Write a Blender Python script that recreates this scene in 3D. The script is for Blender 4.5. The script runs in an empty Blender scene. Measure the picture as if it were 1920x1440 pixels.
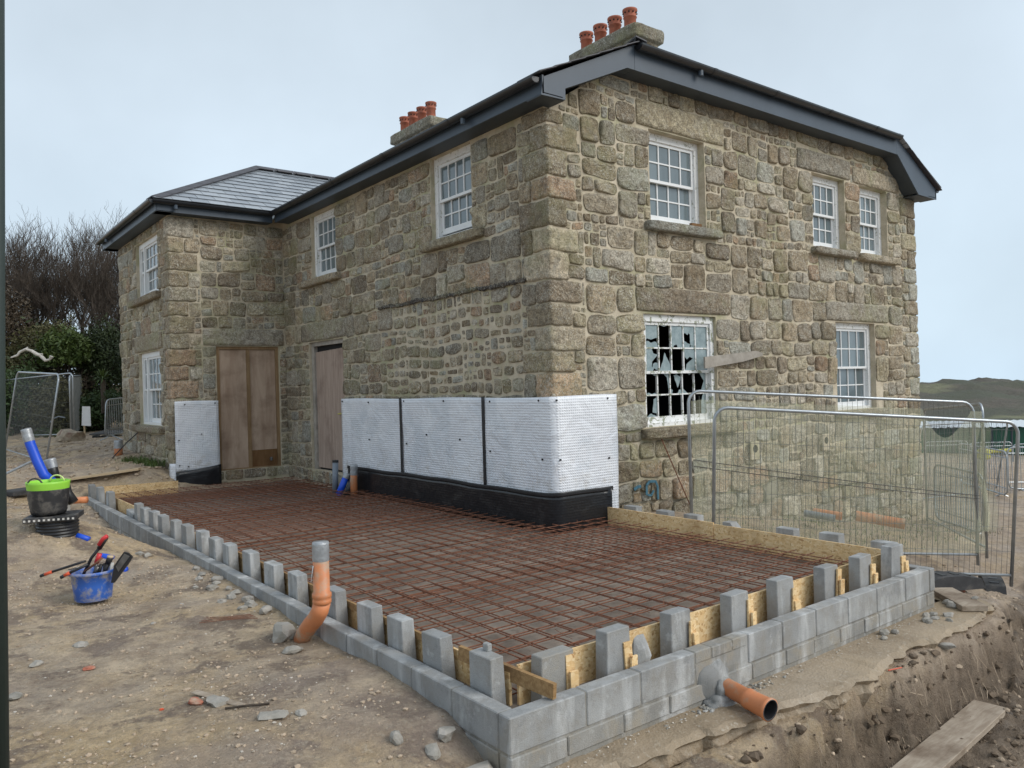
import bpy, bmesh, math, random
import numpy as np
from mathutils import Vector, Matrix, noise
random.seed(7); np.random.seed(7)
R=math.radians
sc=bpy.context.scene; COL=sc.collection
# ------------------------------------------------------------ camera, sky, sun, exposure
cam=bpy.data.cameras.new('camera'); co=bpy.data.objects.new('camera',cam); COL.objects.link(co)
cam.sensor_width=36; cam.lens=1475.56/1920*36; cam.clip_start=.05; cam.clip_end=9000
YAW,PITCH,ROLL=.659226,.0023526,-.0282304
CAM=Vector((-2.44865,-3.26145,1.7226))
fw=Vector((math.sin(YAW)*math.cos(PITCH),math.cos(YAW)*math.cos(PITCH),math.sin(PITCH)))
r0=Vector((math.cos(YAW),-math.sin(YAW),0)); u0=r0.cross(fw)
rt=r0*math.cos(ROLL)+u0*math.sin(ROLL); up=-r0*math.sin(ROLL)+u0*math.cos(ROLL)
mw=Matrix((rt,up,-fw)).transposed().to_4x4(); mw.translation=CAM; co.matrix_world=mw
sc.camera=co
sc.view_settings.view_transform='Standard'; sc.view_settings.look='None'
sc.view_settings.exposure=0.46; sc.view_settings.gamma=1; sc.view_settings.use_curve_mapping=False
SUN_EL,SUN_AZ=38,150    # azimuth measured from +Y towards +X
w=bpy.data.worlds.new('World'); sc.world=w; w.use_nodes=True
nt=w.node_tree; nt.nodes.clear(); N=nt.nodes.new; L=nt.links.new
out=N('ShaderNodeOutputWorld'); bg=N('ShaderNodeBackground'); L(bg.outputs[0],out.inputs[0])
sky=N('ShaderNodeTexSky'); sky.sky_type='NISHITA'; sky.sun_disc=False; sky.sun_elevation=R(SUN_EL); sky.sun_rotation=R(SUN_AZ)
sky.air_density=1.2; sky.dust_density=3
tc=N('ShaderNodeTexCoord'); sep=N('ShaderNodeSeparateXYZ'); L(tc.outputs['Generated'],sep.inputs[0])
rmp=N('ShaderNodeValToRGB'); L(sep.outputs['Z'],rmp.inputs[0])
e=rmp.color_ramp.elements
e[0].position=0.0; e[0].color=(6.0,7.45,8.7,1); e[1].position=1.0; e[1].color=(5.0,5.7,6.5,1)
for p_,c_ in ((.12,(6.0,7.25,8.35,1)),(.3,(6.0,7.0,7.9,1)),(.5,(5.2,6.0,6.7,1))):
    k=e.new(p_); k.color=c_
nz=N('ShaderNodeTexNoise'); nz.inputs['Scale'].default_value=2.2; nz.inputs['Detail'].default_value=5; nz.inputs['Roughness'].default_value=.55
L(tc.outputs['Generated'],nz.inputs['Vector'])
mr=N('ShaderNodeMapRange'); mr.inputs['From Min'].default_value=.3; mr.inputs['From Max'].default_value=.7; mr.inputs['To Min'].default_value=.885; mr.inputs['To Max'].default_value=1.09
L(nz.outputs[0],mr.inputs[0])
vm=N('ShaderNodeVectorMath'); vm.operation='SCALE'; L(rmp.outputs[0],vm.inputs[0]); L(mr.outputs[0],vm.inputs['Scale'])
mx=N('ShaderNodeMix'); mx.data_type='RGBA'; mx.inputs[0].default_value=.9; L(sky.outputs[0],mx.inputs[6]); L(vm.outputs[0],mx.inputs[7])
L(mx.outputs[2],bg.inputs[0]); bg.inputs[1].default_value=.089
sl=bpy.data.lights.new('sun','SUN'); sl.energy=1.5; sl.angle=R(35); sl.color=(1,.965,.91)
so=bpy.data.objects.new('sun',sl); COL.objects.link(so)
sd=Vector((math.sin(R(SUN_AZ))*math.cos(R(SUN_EL)),math.cos(R(SUN_AZ))*math.cos(R(SUN_EL)),math.sin(R(SUN_EL))))
so.rotation_euler=sd.to_track_quat('Z','Y').to_euler(); so.location=(0,0,30)

# ------------------------------------------------------------ node helpers and materials
class NB:
    def __init__(s,name):
        s.m=bpy.data.materials.new(name); s.m.use_nodes=True; s.t=s.m.node_tree; s.t.nodes.clear()
        s.o=s.n('ShaderNodeOutputMaterial'); s.p=s.n('ShaderNodeBsdfPrincipled'); s.l(s.p.outputs[0],s.o.inputs[0])
        s.tc=s.n('ShaderNodeTexCoord'); s.P=s.tc.outputs['Object']
        g=s.n('ShaderNodeNewGeometry'); s.W=g.outputs['Position']; s.G=g
    def n(s,t): return s.t.nodes.new(t)
    def l(s,a,b): s.t.links.new(a,b)
    def noise(s,scale,detail=4,rough=.55,vec=None,dist=0,sc=None):
        q=s.n('ShaderNodeTexNoise'); q.inputs['Scale'].default_value=scale; q.inputs['Detail'].default_value=detail; q.inputs['Roughness'].default_value=rough; q.inputs['Distortion'].default_value=dist
        v=vec or s.W
        if sc: v=s.map(v,sc)
        s.l(v,q.inputs['Vector']); return q.outputs[0]
    def map(s,v,sc,loc=(0,0,0),rot=(0,0,0)):
        m=s.n('ShaderNodeMapping'); m.inputs['Scale'].default_value=sc; m.inputs['Location'].default_value=loc; m.inputs['Rotation'].default_value=rot; s.l(v,m.inputs[0]); return m.outputs[0]
    def vor(s,scale,feat='F1',out='Distance',vec=None,sc=None,rnd=1):
        q=s.n('ShaderNodeTexVoronoi'); q.feature=feat; q.inputs['Scale'].default_value=scale; q.inputs['Randomness'].default_value=rnd
        v=vec or s.W
        if sc: v=s.map(v,sc)
        s.l(v,q.inputs['Vector']); return q.outputs[out]
    def rng(s,v,a,b,c=0,d=1):
        q=s.n('ShaderNodeMapRange'); s.l(v,q.inputs[0])
        for i,x in enumerate((a,b,c,d)): q.inputs[i+1].default_value=x
        return q.outputs[0]
    def math(s,op,a,b=0):
        q=s.n('ShaderNodeMath'); q.operation=op
        for i,x in enumerate((a,b)):
            if isinstance(x,(int,float)): q.inputs[i].default_value=x
            else: s.l(x,q.inputs[i])
        return q.outputs[0]
    def mix(s,f,a,b,mode='MIX'):
        q=s.n('ShaderNodeMix'); q.data_type='RGBA'; q.blend_type=mode
        for i,x in ((0,f),(6,a),(7,b)):
            if isinstance(x,(int,float)): q.inputs[i].default_value=x
            elif isinstance(x,tuple): q.inputs[i].default_value=(*x,1)
            else: s.l(x,q.inputs[i])
        return q.outputs[2]
    def ramp(s,v,stops):
        q=s.n('ShaderNodeValToRGB'); s.l(v,q.inputs[0]); el=q.color_ramp.elements
        el[0].position,el[0].color=stops[0][0],(*stops[0][1],1); el[1].position,el[1].color=stops[-1][0],(*stops[-1][1],1)
        for p,c in stops[1:-1]: k=el.new(p); k.color=(*c,1)
        return q.outputs[0]
    def rand(s): return s.n('ShaderNodeObjectInfo').outputs['Random']
    def attr(s,name='tint'):
        q=s.n('ShaderNodeAttribute'); q.attribute_name=name; return q.outputs['Color']
    def fin(s,col=None,rough=.8,bump=None,bs=.3,bd=.02,spec=None,metal=0):
        p=s.p
        if col is not None:
            if isinstance(col,tuple): p.inputs['Base Color'].default_value=(*col,1)
            else: s.l(col,p.inputs['Base Color'])
        if isinstance(rough,(int,float)): p.inputs['Roughness'].default_value=rough
        else: s.l(rough,p.inputs['Roughness'])
        p.inputs['Metallic'].default_value=metal
        if spec is not None: p.inputs['Specular IOR Level'].default_value=spec
        if bump is not None:
            b=s.n('ShaderNodeBump'); b.inputs['Strength'].default_value=bs; b.inputs['Distance'].default_value=bd; s.l(bump,b.inputs['Height']); s.l(b.outputs[0],p.inputs['Normal'])
        return s.m
M={}
def plain(name,col,rough=.6,metal=0,var=.12,sc=6,bump=.15,spec=None,dirt=None,ds=3,dth=(.52,.7)):
    b=NB(name); n=b.noise(sc,5); c=b.mix(b.rng(n,.3,.7),tuple(x*(1-var) for x in col),tuple(min(1,x*(1+var)) for x in col))
    if dirt: c=b.mix(b.rng(b.noise(ds,6,.65),*dth),c,dirt)
    M[name]=b.fin(c,rough,b.noise(60,3),bump,.004,spec,metal); return M[name]
# granite facing stones: per-stone tint, lichen flecks, green film
def stone_mat(name,lich=.5,green=.35):
    b=NB(name); t=b.attr(); c=t
    c=b.mix(b.rng(b.noise(13,7,.75),.40,.60,.0,1),b.mix(.66,t,(.085,.062,.04)),t)
    c=b.mix(b.rng(b.noise(5,5,.7,vec=b.map(b.W,(1,1,1),(2,8,5))),.48,.62,0,.6),c,b.mix(.6,t,(.25,.17,.085)))
    c=b.mix(b.rng(b.noise(55,4,.7),.42,.6,0,.75),c,b.mix(.7,c,(.055,.04,.027)))
    c=b.mix(b.rng(b.noise(1.1,5,.65),.5,.66,0,.5*green/.35),c,(.27,.27,.13))
    c=b.mix(b.rng(b.noise(7,5,.6,vec=b.map(b.W,(1,1,1),(7,3,1))),.55,.7,0,.6),c,(.36,.335,.285))
    fl=b.rng(b.noise(50,3,.6,sc=(1,1,.6),dist=1.8),.575,.62)
    fl2=b.rng(b.noise(26,4,.75,sc=(1,1,.7),dist=2.6),.57,.625)
    big=b.rng(b.noise(1.3,4),.36,.58,.25,1)
    c=b.mix(b.math('MULTIPLY',b.math('MAXIMUM',fl,fl2),b.math('MULTIPLY',big,lich)),c,(.62,.59,.5))
    v9=b.vor(10,vec=b.mix(.12,b.W,b.n('ShaderNodeTexNoise').outputs[1])); h=b.math('ADD',b.math('ADD',b.noise(20,7,.75),b.math('MULTIPLY',b.noise(95,3,.6),.3)),b.math('MULTIPLY',v9,.9))
    M[name]=b.fin(c,.9,h,1.0,.032,.25)
stone_mat('granite',1.0,.3); stone_mat('granite_lintel',.9,.4)
b=NB('mortar'); c=b.mix(b.rng(b.noise(5,6,.6),.3,.7),(.45,.385,.28),(.64,.565,.44))
c=b.mix(b.rng(b.noise(1.6,5,.65),.5,.66,0,.75),c,(.33,.33,.19)); c=b.mix(b.rng(b.noise(120,2),.55,.7,0,.5),c,(.26,.21,.15))
M['mortar']=b.fin(c,.95,b.math('ADD',b.noise(30,5,.7),b.noise(9,3)),.6,.02,.2)
# soil
b=NB('soil'); a=b.noise(.55,6,.6); d=b.noise(3.2,7,.68); f=b.noise(17,6,.7)
c=b.mix(b.rng(d,.38,.62),(.36,.275,.20),(.70,.56,.40))
c=b.mix(b.rng(a,.44,.56,0,.75),c,b.mix(b.rng(b.noise(11,6,.7),.38,.62),(.46,.33,.18),(.74,.55,.32))); c=b.mix(b.rng(b.noise(1.3,5,.6,vec=b.map(b.W,(1,1,1),(5,9,0))),.5,.68,0,.7),c,(.45,.375,.30))
c=b.mix(b.rng(b.noise(2.4,6,.7,vec=b.map(b.W,(1,1,1),(15,2,0))),.52,.60,0,.85),c,(.20,.15,.115))
c=b.mix(b.rng(b.noise(.9,5,.65,vec=b.map(b.W,(1,1,1),(31,12,0))),.5,.62,0,.55),c,(.38,.30,.25))
c=b.mix(b.rng(f,.48,.66,0,.5),c,(.30,.23,.17)); c=b.mix(b.rng(b.noise(38,5,.75),.52,.66,0,.4),c,(.22,.17,.125)); c=b.mix(b.rng(b.noise(23,5,.75,vec=b.map(b.W,(1,1,1),(9,1,4))),.54,.66,0,.5),c,(.62,.53,.41)); c=b.mix(b.rng(b.noise(60,4,.7),.6,.72,0,.55),c,(.55,.48,.38))
sx=b.n('ShaderNodeSeparateXYZ'); b.l(b.W,sx.inputs[0])
far=b.math('MULTIPLY',b.rng(b.math('SUBTRACT',sx.outputs[0],sx.outputs[1]),1.5,5),b.rng(b.noise(1.2,4),.3,.55))
c=b.mix(b.math('MULTIPLY',far,.8),c,b.mix(b.rng(b.noise(6,5,.65),.35,.65),(.30,.225,.165),(.50,.40,.31)))
at_=b.n('ShaderNodeAttribute'); at_.attribute_name='damp'; c=b.mix(b.math('MULTIPLY',at_.outputs['Fac'],.85),c,b.mix(b.rng(b.noise(9,7,.7),.35,.65),(.085,.062,.042),(.22,.165,.115)))
gr=b.rng(sx.outputs[0],32,50); c=b.mix(gr,c,b.mix(b.rng(b.noise(.12,4),.4,.6),(.10,.13,.045),(.16,.10,.06)))
rg=b.rng(b.noise(1.4,4),.35,.65,.45,.95)
M['soil']=b.fin(c,rg,b.math('ADD',b.math('ADD',b.math('MULTIPLY',d,1.6),f),b.math('MULTIPLY',b.noise(60,5,.75),.7)),1.0,.035,.3)
b=NB('footing'); c=b.mix(b.rng(b.noise(2.2,6,.6),.35,.68),(.25,.19,.125),(.42,.34,.25)); c=b.mix(b.rng(b.noise(26,4,.7),.55,.7,0,.6),c,(.5,.45,.37))
c=b.mix(b.rng(b.noise(1.1,3),.5,.7,0,.6),c,(.27,.19,.10)); M['footing']=b.fin(c,b.rng(b.noise(1.6,4),.35,.65,.35,.9),b.math('ADD',b.noise(14,6,.7),b.noise(60,3)),.5,.02,.4)
b=NB('blinding'); c=b.mix(b.rng(b.noise(3,6,.6),.35,.65),(.15,.118,.092),(.28,.23,.185)); c=b.mix(b.rng(b.noise(18,5,.7),.52,.7,0,.6),c,(.12,.08,.06)); M['blinding']=b.fin(c,.85,b.noise(30,5),.5,.015)
def block_mat(name,c1,c2,stain,st=.3):
    b=NB(name); c=b.mix(b.rng(b.noise(3,5,.6,vec=b.P),.3,.7),c1,c2); c=b.mix(b.math('MULTIPLY',b.rand(),.35),c,tuple(x*.72 for x in c1))
    c=b.mix(b.rng(b.noise(4.5,7,.72),.46,.62,0,st+.15),c,stain); c=b.mix(b.rng(b.noise(2.6,5,.6,sc=(1.6,1.6,.35)),.52,.64,0,.6),c,(.60,.61,.61)); c=b.mix(b.rng(b.noise(3.5,6,.7,vec=b.map(b.W,(1,1,1),(8,2,7))),.54,.64,0,.5),c,tuple(x*.68 for x in c1)); c=b.mix(b.rng(b.noise(150,3,.7),.56,.7,0,.55),c,tuple(x*.55 for x in c1)); c=b.mix(b.rng(b.noise(8,4,.7,vec=b.map(b.W,(1,1,1),(4,4,4))),.6,.7,0,.5),c,(.55,.56,.56))
    M[name]=b.fin(c,.92,b.math('ADD',b.noise(140,3,.7),b.math('MULTIPLY',b.noise(20,4),.7)),.55,.008,.2)
block_mat('concrete',(.30,.305,.305),(.41,.415,.41),(.26,.235,.195)); block_mat('old_concrete',(.26,.255,.24),(.38,.37,.345),(.36,.31,.235),.45); block_mat('fresh_mortar',(.22,.225,.22),(.30,.30,.295),(.25,.24,.22)); block_mat('grey_mortar',(.22,.215,.2),(.34,.33,.3),(.3,.26,.2),.5)
# oriented strand board
b=NB('strand_board')
def flakes(rot,s1,off):
    v=b.map(b.W,(s1[0],s1[1],s1[2]),off,rot); q=b.n('ShaderNodeTexVoronoi'); q.inputs['Scale'].default_value=1; b.l(v,q.inputs['Vector']); return q.outputs['Color']
ca=flakes((.3,.2,.5),(26,60,60),(0,0,0)); cb=flakes((.1,.9,2.1),(55,24,60),(3,1,2)); s1=b.n('ShaderNodeSeparateColor'); b.l(ca,s1.inputs[0]); s2=b.n('ShaderNodeSeparateColor'); b.l(cb,s2.inputs[0])
c=b.ramp(s1.outputs[0],[(0,(.52,.31,.13)),(.3,(.74,.50,.24)),(.75,(.82,.60,.32)),(1,(.86,.67,.41))]); c2=b.ramp(s2.outputs[0],[(0,(.46,.25,.10)),(.15,(.72,.48,.22)),(1,(.84,.63,.36))])
c=b.mix(b.rng(s2.outputs[1],.4,.6),c,c2); c=b.mix(b.rng(b.noise(2.5,4),.55,.7,0,.5),c,(.38,.22,.09)); M['strand_board']=b.fin(c,.75,s1.outputs[1],.4,.004)
def wood(name,c1,c2,stretch=(1,1,1),ds=None,st=.5,sc=9):
    b=NB(name); g=b.noise(sc,6,.62,sc=stretch,dist=.6); c=b.mix(b.rng(g,.32,.68),c1,c2)
    c=b.mix(b.rng(b.noise(2.2,5,.6),.5,.7,0,st),c,ds or tuple(x*.55 for x in c1)); M[name]=b.fin(c,.8,g,.45,.006,.25); return b
wood('plywood',(.38,.265,.19),(.54,.41,.31),(1.2,1.2,.18),(.16,.10,.065),.5,5); wood('door_timber',(.30,.225,.18),(.48,.375,.31),(3,3,.12),(.15,.10,.08),.5,14); wood('wet_timber',(.15,.075,.03),(.235,.13,.06),(1,1,.3),None,.4,7)
wood('batten',(.24,.15,.075),(.34,.23,.13),(2,2,.2)); wood('grey_timber',(.30,.27,.23),(.42,.385,.34),(1,1,1)); wood('old_plank',(.28,.22,.165),(.43,.365,.29),(.5,3,3),(.12,.08,.05),.8,8); wood('formwork_timber',(.24,.14,.06),(.42,.27,.13),(.4,4,4),(.12,.065,.035),.7,9); wood('new_plank',(.48,.36,.215),(.60,.47,.31),(.4,3,3)); wood('bark',(.04,.03,.024),(.10,.08,.062),(1,1,.4)); wood('pale_branch',(.5,.47,.42),(.7,.67,.62))
# painted sash timber with flaking
b=NB('old_paint'); fl=b.rng(b.noise(16,7,.75,dist=.8),.56,.60); c=b.mix(b.rng(b.noise(4,4),.3,.7),(.74,.75,.75),(.84,.84,.83)); c=b.mix(b.math('MULTIPLY',fl,.8),c,(.33,.34,.26)); M['old_paint']=b.fin(c,.55,b.math('SUBTRACT',1,fl),.4,.004,.4)
b=NB('flaked_paint'); fl=b.rng(b.noise(9,7,.75,dist=.8),.53,.56); c=b.mix(b.rng(b.noise(4,4),.3,.7),(.74,.75,.75),(.84,.84,.83)); c=b.mix(fl,c,(.30,.32,.235)); M['flaked_paint']=b.fin(c,.6,b.math('SUBTRACT',1,fl),.5,.004,.3)
plain('white_paint',(.76,.77,.77),.45,0,.05,3,.1)
# glass seen from outside in daylight: greenish dark body with mirror-like coat
b=NB('window_glass'); c=b.mix(b.rng(b.noise(1.7,3,.5,vec=b.map(b.W,(1,1,.5))),.3,.7),(.10,.135,.15),(.20,.25,.27)); c=b.mix(b.math('MULTIPLY',b.rand(),.5),c,(.08,.10,.11)); M['window_glass']=b.fin(c,.06,b.noise(3,2),.12,.02,.9)
b=NB('clouded_glass'); c=b.mix(b.rng(b.noise(9,6,.7),.35,.7),(.17,.23,.245),(.33,.40,.41)); M['clouded_glass']=b.fin(c,.22,None,spec=.7)
plain('shade_black',(.012,.012,.012),.9,0,.2,4,0)  # near-black colour stands in for unlit depth in rooms, gaps and vents
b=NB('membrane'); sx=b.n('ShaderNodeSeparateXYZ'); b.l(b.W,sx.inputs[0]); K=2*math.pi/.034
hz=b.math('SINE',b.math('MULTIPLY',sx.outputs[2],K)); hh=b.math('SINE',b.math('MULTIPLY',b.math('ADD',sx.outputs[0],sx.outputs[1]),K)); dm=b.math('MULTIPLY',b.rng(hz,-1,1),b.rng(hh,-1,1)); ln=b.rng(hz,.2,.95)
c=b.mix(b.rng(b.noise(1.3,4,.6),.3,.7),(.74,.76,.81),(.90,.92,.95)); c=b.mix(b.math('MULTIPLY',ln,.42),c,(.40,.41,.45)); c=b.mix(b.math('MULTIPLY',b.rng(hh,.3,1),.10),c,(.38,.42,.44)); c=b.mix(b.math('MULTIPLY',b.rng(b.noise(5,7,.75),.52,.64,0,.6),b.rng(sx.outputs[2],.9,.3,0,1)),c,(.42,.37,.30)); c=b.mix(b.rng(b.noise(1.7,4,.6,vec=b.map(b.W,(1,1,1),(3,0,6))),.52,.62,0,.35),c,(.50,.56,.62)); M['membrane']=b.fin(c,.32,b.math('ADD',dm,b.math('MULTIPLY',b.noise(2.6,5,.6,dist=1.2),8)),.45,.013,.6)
b=NB('black_membrane'); sx=b.n('ShaderNodeSeparateXYZ'); b.l(b.W,sx.inputs[0]); hz=b.math('SINE',b.math('MULTIPLY',sx.outputs[2],K)); M['black_membrane']=b.fin(b.mix(b.rng(b.noise(5,6,.7),.55,.75,0,.5),(.012,.013,.016),(.07,.07,.07)),.3,b.math('ADD',b.math('MULTIPLY',hz,.07),b.math('MULTIPLY',b.noise(3,4),5)),.5,.008,.5)
plain('butyl_tape',(.012,.012,.014),.5,0,.3,8)
plain('slate_grey_metal',(.052,.072,.098),.42,0,.12,2,.05,.5); plain('gutter_black',(.016,.018,.022),.28,0,.2,3,.05,.6); plain('soffit',(.045,.058,.072),.5,0,.1,2,.05)
b=NB('slate'); c=b.mix(b.rand(),(.21,.235,.265),(.36,.39,.42)); c=b.mix(b.rng(b.noise(7,4),.35,.7,0,.5),c,(.31,.34,.37)); M['slate']=b.fin(c,.24,b.noise(40,4),.25,.006,.9)
plain('ridge_tile',(.062,.060,.068),.5,0,.2,5,.2); plain('terracotta',(.36,.11,.062),.75,0,.18,6,.2,None,(.22,.08,.05),8); plain('lead',(.15,.165,.185),.45,.3,.2,5)
b=NB('rust'); c=b.mix(b.rng(b.noise(14,6,.7),.3,.7),(.11,.044,.026),(.26,.108,.058)); M['rust']=b.fin(c,.85,b.noise(90,3),.4,.003)
plain('orange_pipe',(.60,.22,.09),.5,0,.14,5,.2,None,(.42,.30,.21),7,(.50,.66)); plain('pipe_black',(.02,.02,.022),.4,0,.3,6); plain('blue_duct',(.012,.085,.62),.4,0,.1,4,.1); plain('duct_tape',(.36,.375,.39),.35,.35,.2,22,.9,.6); plain('grey_pipe',(.21,.24,.28),.45,0,.1,5)
plain('blue_bucket',(.035,.13,.50),.45,0,.2,4,.2,None,(.36,.34,.32),8,(.46,.60)); plain('tub_black',(.03,.03,.032),.5,0,.3,6,.2,None,(.17,.155,.135),6,(.5,.7)); plain('lime_green',(.30,.66,.06),.45,0,.08,5); plain('lime_light',(.62,.72,.28),.45)
plain('galvanised',(.40,.43,.455),.38,.75,.15,8,.15); plain('wire_grey',(.16,.17,.165),.5,.5,.2,8); plain('white_plastic',(.72,.73,.74),.5,0,.06,5); plain('rubber',(.045,.045,.047),.8,0,.25,8,.4,None,(.12,.11,.10),6)
plain('tool_black',(.02,.02,.022),.45); plain('tool_red',(.62,.04,.045),.4); plain('tool_orange',(.65,.09,.03),.45); plain('tool_steel',(.16,.155,.15),.4,.6,.4,10,.3,None,(.33,.32,.31),14); plain('brick_red',(.38,.13,.08),.9,0,.25,12,.4,None,(.4,.3,.22),10); plain('yellow_strap',(.55,.52,.12),.6)
b=NB('rubble'); c=b.mix(b.rand(),(.20,.19,.165),(.36,.335,.29)); c=b.mix(b.rng(b.noise(12,6,.7),.4,.65),c,(.40,.37,.33)); M['rubble']=b.fin(c,.9,b.noise(25,6,.7),.6,.015)
plain('pebble',(.40,.34,.27),.9,0,.4,3,.4); plain('clod',(.42,.33,.24),.95,0,.3,8,.6); plain('dark_clod',(.15,.11,.075),.95,0,.35,8,.6); plain('pale_pebble',(.55,.5,.43),.9,0,.2,9,.4)
def leaf_mat(name,a,b_,rough=.55):
    b=NB(name); c=b.mix(b.rng(b.noise(1.7,4),.35,.65),a,b_); c=b.mix(b.rng(b.noise(30,2),.3,.7,0,.6),c,tuple(x*.5 for x in a)); m=b.fin(c,rough,spec=.3); M[name]=m
leaf_mat('leaf_green',(.045,.075,.016),(.09,.125,.03)); leaf_mat('leaf_dark',(.022,.036,.014),(.05,.07,.022)); leaf_mat('leaf_brown',(.055,.04,.028),(.10,.075,.045)); leaf_mat('ivy',(.03,.055,.02),(.07,.11,.035)); leaf_mat('grass_green',(.07,.13,.03),(.15,.2,.06)); leaf_mat('leaf_olive',(.075,.075,.028),(.12,.11,.05))
b=NB('netting'); tr=b.n('ShaderNodeBsdfTransparent'); ms=b.n('ShaderNodeMixShader'); b.l(tr.outputs[0],ms.inputs[1]); b.l(b.p.outputs[0],ms.inputs[2]); b.l(ms.outputs[0],b.o.inputs[0])
b.fin(b.mix(b.rng(b.noise(1.4,4),.3,.7),(.50,.50,.34),(.66,.66,.48)),.8); b.l(b.rng(b.noise(2.3,4),.3,.7,.22,.38),ms.inputs[0]); M['netting']=b.m
b=NB('heath'); c=b.mix(b.rng(b.noise(.012,5,.6),.4,.6),(.12,.10,.08),(.085,.09,.06)); c=b.mix(b.rng(b.noise(.045,6,.7),.45,.65,0,.8),c,(.08,.078,.06)); c=b.mix(b.rng(b.noise(.006,3,.6,vec=b.map(b.W,(1,1,1),(50,90,0))),.56,.6,0,.7),c,(.22,.22,.12)); M['heath']=b.fin(c,.95,b.noise(.2,5,.7),1,3)
b=NB('sea_water'); b.fin((.10,.15,.18),.25,b.noise(.05,4),.2,1.0,.6); M['sea_water']=b.m
plain('green_paint',(.008,.085,.05),.45,0,.1,1,.05); b=NB('pale_sheet'); M['pale_sheet']=b.fin((.72,.76,.78),.4); plain('tarp_blue',(.25,.4,.6),.5); plain('skin',(.45,.25,.17),.6); plain('hivis',(.75,.22,.04),.7); plain('helmet',(.8,.8,.78),.4); plain('navy_cloth',(.03,.035,.05),.9); plain('white_stain',(.6,.58,.54),.9); plain('spray_blue',(.06,.16,.22),.8,0,.2,30)
plain('post_green',(.018,.03,.026),.6,0,.2,6); plain('sack',(.33,.27,.2),.9,0,.3,9,.5,None,(.17,.06,.05),5)
# ------------------------------------------------------------ geometry helpers
def fbm(x,y,s,o=4,seed=0,rough=.5):
    # value noise, vectorised, -1..1
    x=np.asarray(x,float)*s+seed*13.7; y=np.asarray(y,float)*s-seed*7.3; r=0; a=1; t=0
    for k in range(o):
        xi=np.floor(x); yi=np.floor(y); fx=x-xi; fy=y-yi; fx=fx*fx*(3-2*fx); fy=fy*fy*(3-2*fy)
        def h(i,j):
            v=np.sin(i*127.1+j*311.7+k*74.7+seed*1.3)*43758.5453; return v-np.floor(v)
        v=(h(xi,yi)*(1-fx)+h(xi+1,yi)*fx)*(1-fy)+(h(xi,yi+1)*(1-fx)+h(xi+1,yi+1)*fx)*fy
        r=r+a*(v*2-1); t+=a; a*=rough; x=x*2.03+17; y=y*2.03+31
    return r/t
def sst(v,a,b): t=np.clip((v-a)/(b-a),0,1); return t*t*(3-2*t)
def mesh_obj(name,V,F,mat,parent=None,origin=(0,0,0),smooth=False,tint=None,mats=None):
    me=bpy.data.meshes.new(name); o_=Vector(origin)
    V=np.asarray(V,float)-np.array(origin,float); me.from_pydata(V.tolist(),[],F)
    if isinstance(mat,(list,tuple)):
        for m_ in mat: me.materials.append(M[m_])
        if mats is not None: me.polygons.foreach_set('material_index',mats)
    else: me.materials.append(M[mat])
    if smooth: me.polygons.foreach_set('use_smooth',[True]*len(me.polygons))
    if tint is not None:
        at=me.color_attributes.new('tint','FLOAT_COLOR','POINT'); at.data.foreach_set('color',np.asarray(tint,dtype=np.float32).ravel())
    ob=bpy.data.objects.new(name,me); COL.objects.link(ob)
    if parent is not None:
        ob.parent=parent
    else: ob.location=o_
    return ob
def tag(o,label=None,cat=None,group=None,kind=None):
    for k,v in (('label',label),('category',cat),('group',group),('kind',kind)):
        if v: o[k]=v
    return o
def thing(name,loc,label,cat,group=None,rz=0):
    o=bpy.data.objects.new(name,None); o.empty_display_size=.1; COL.objects.link(o); o.location=loc; o.rotation_euler=(0,0,rz); return tag(o,label,cat,group)
def copy_tree(o,parent=None):
    c=o.copy(); COL.objects.link(c); c.parent=parent
    for ch in [q for q in o.children]: copy_tree(ch,c)
    return c
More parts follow.
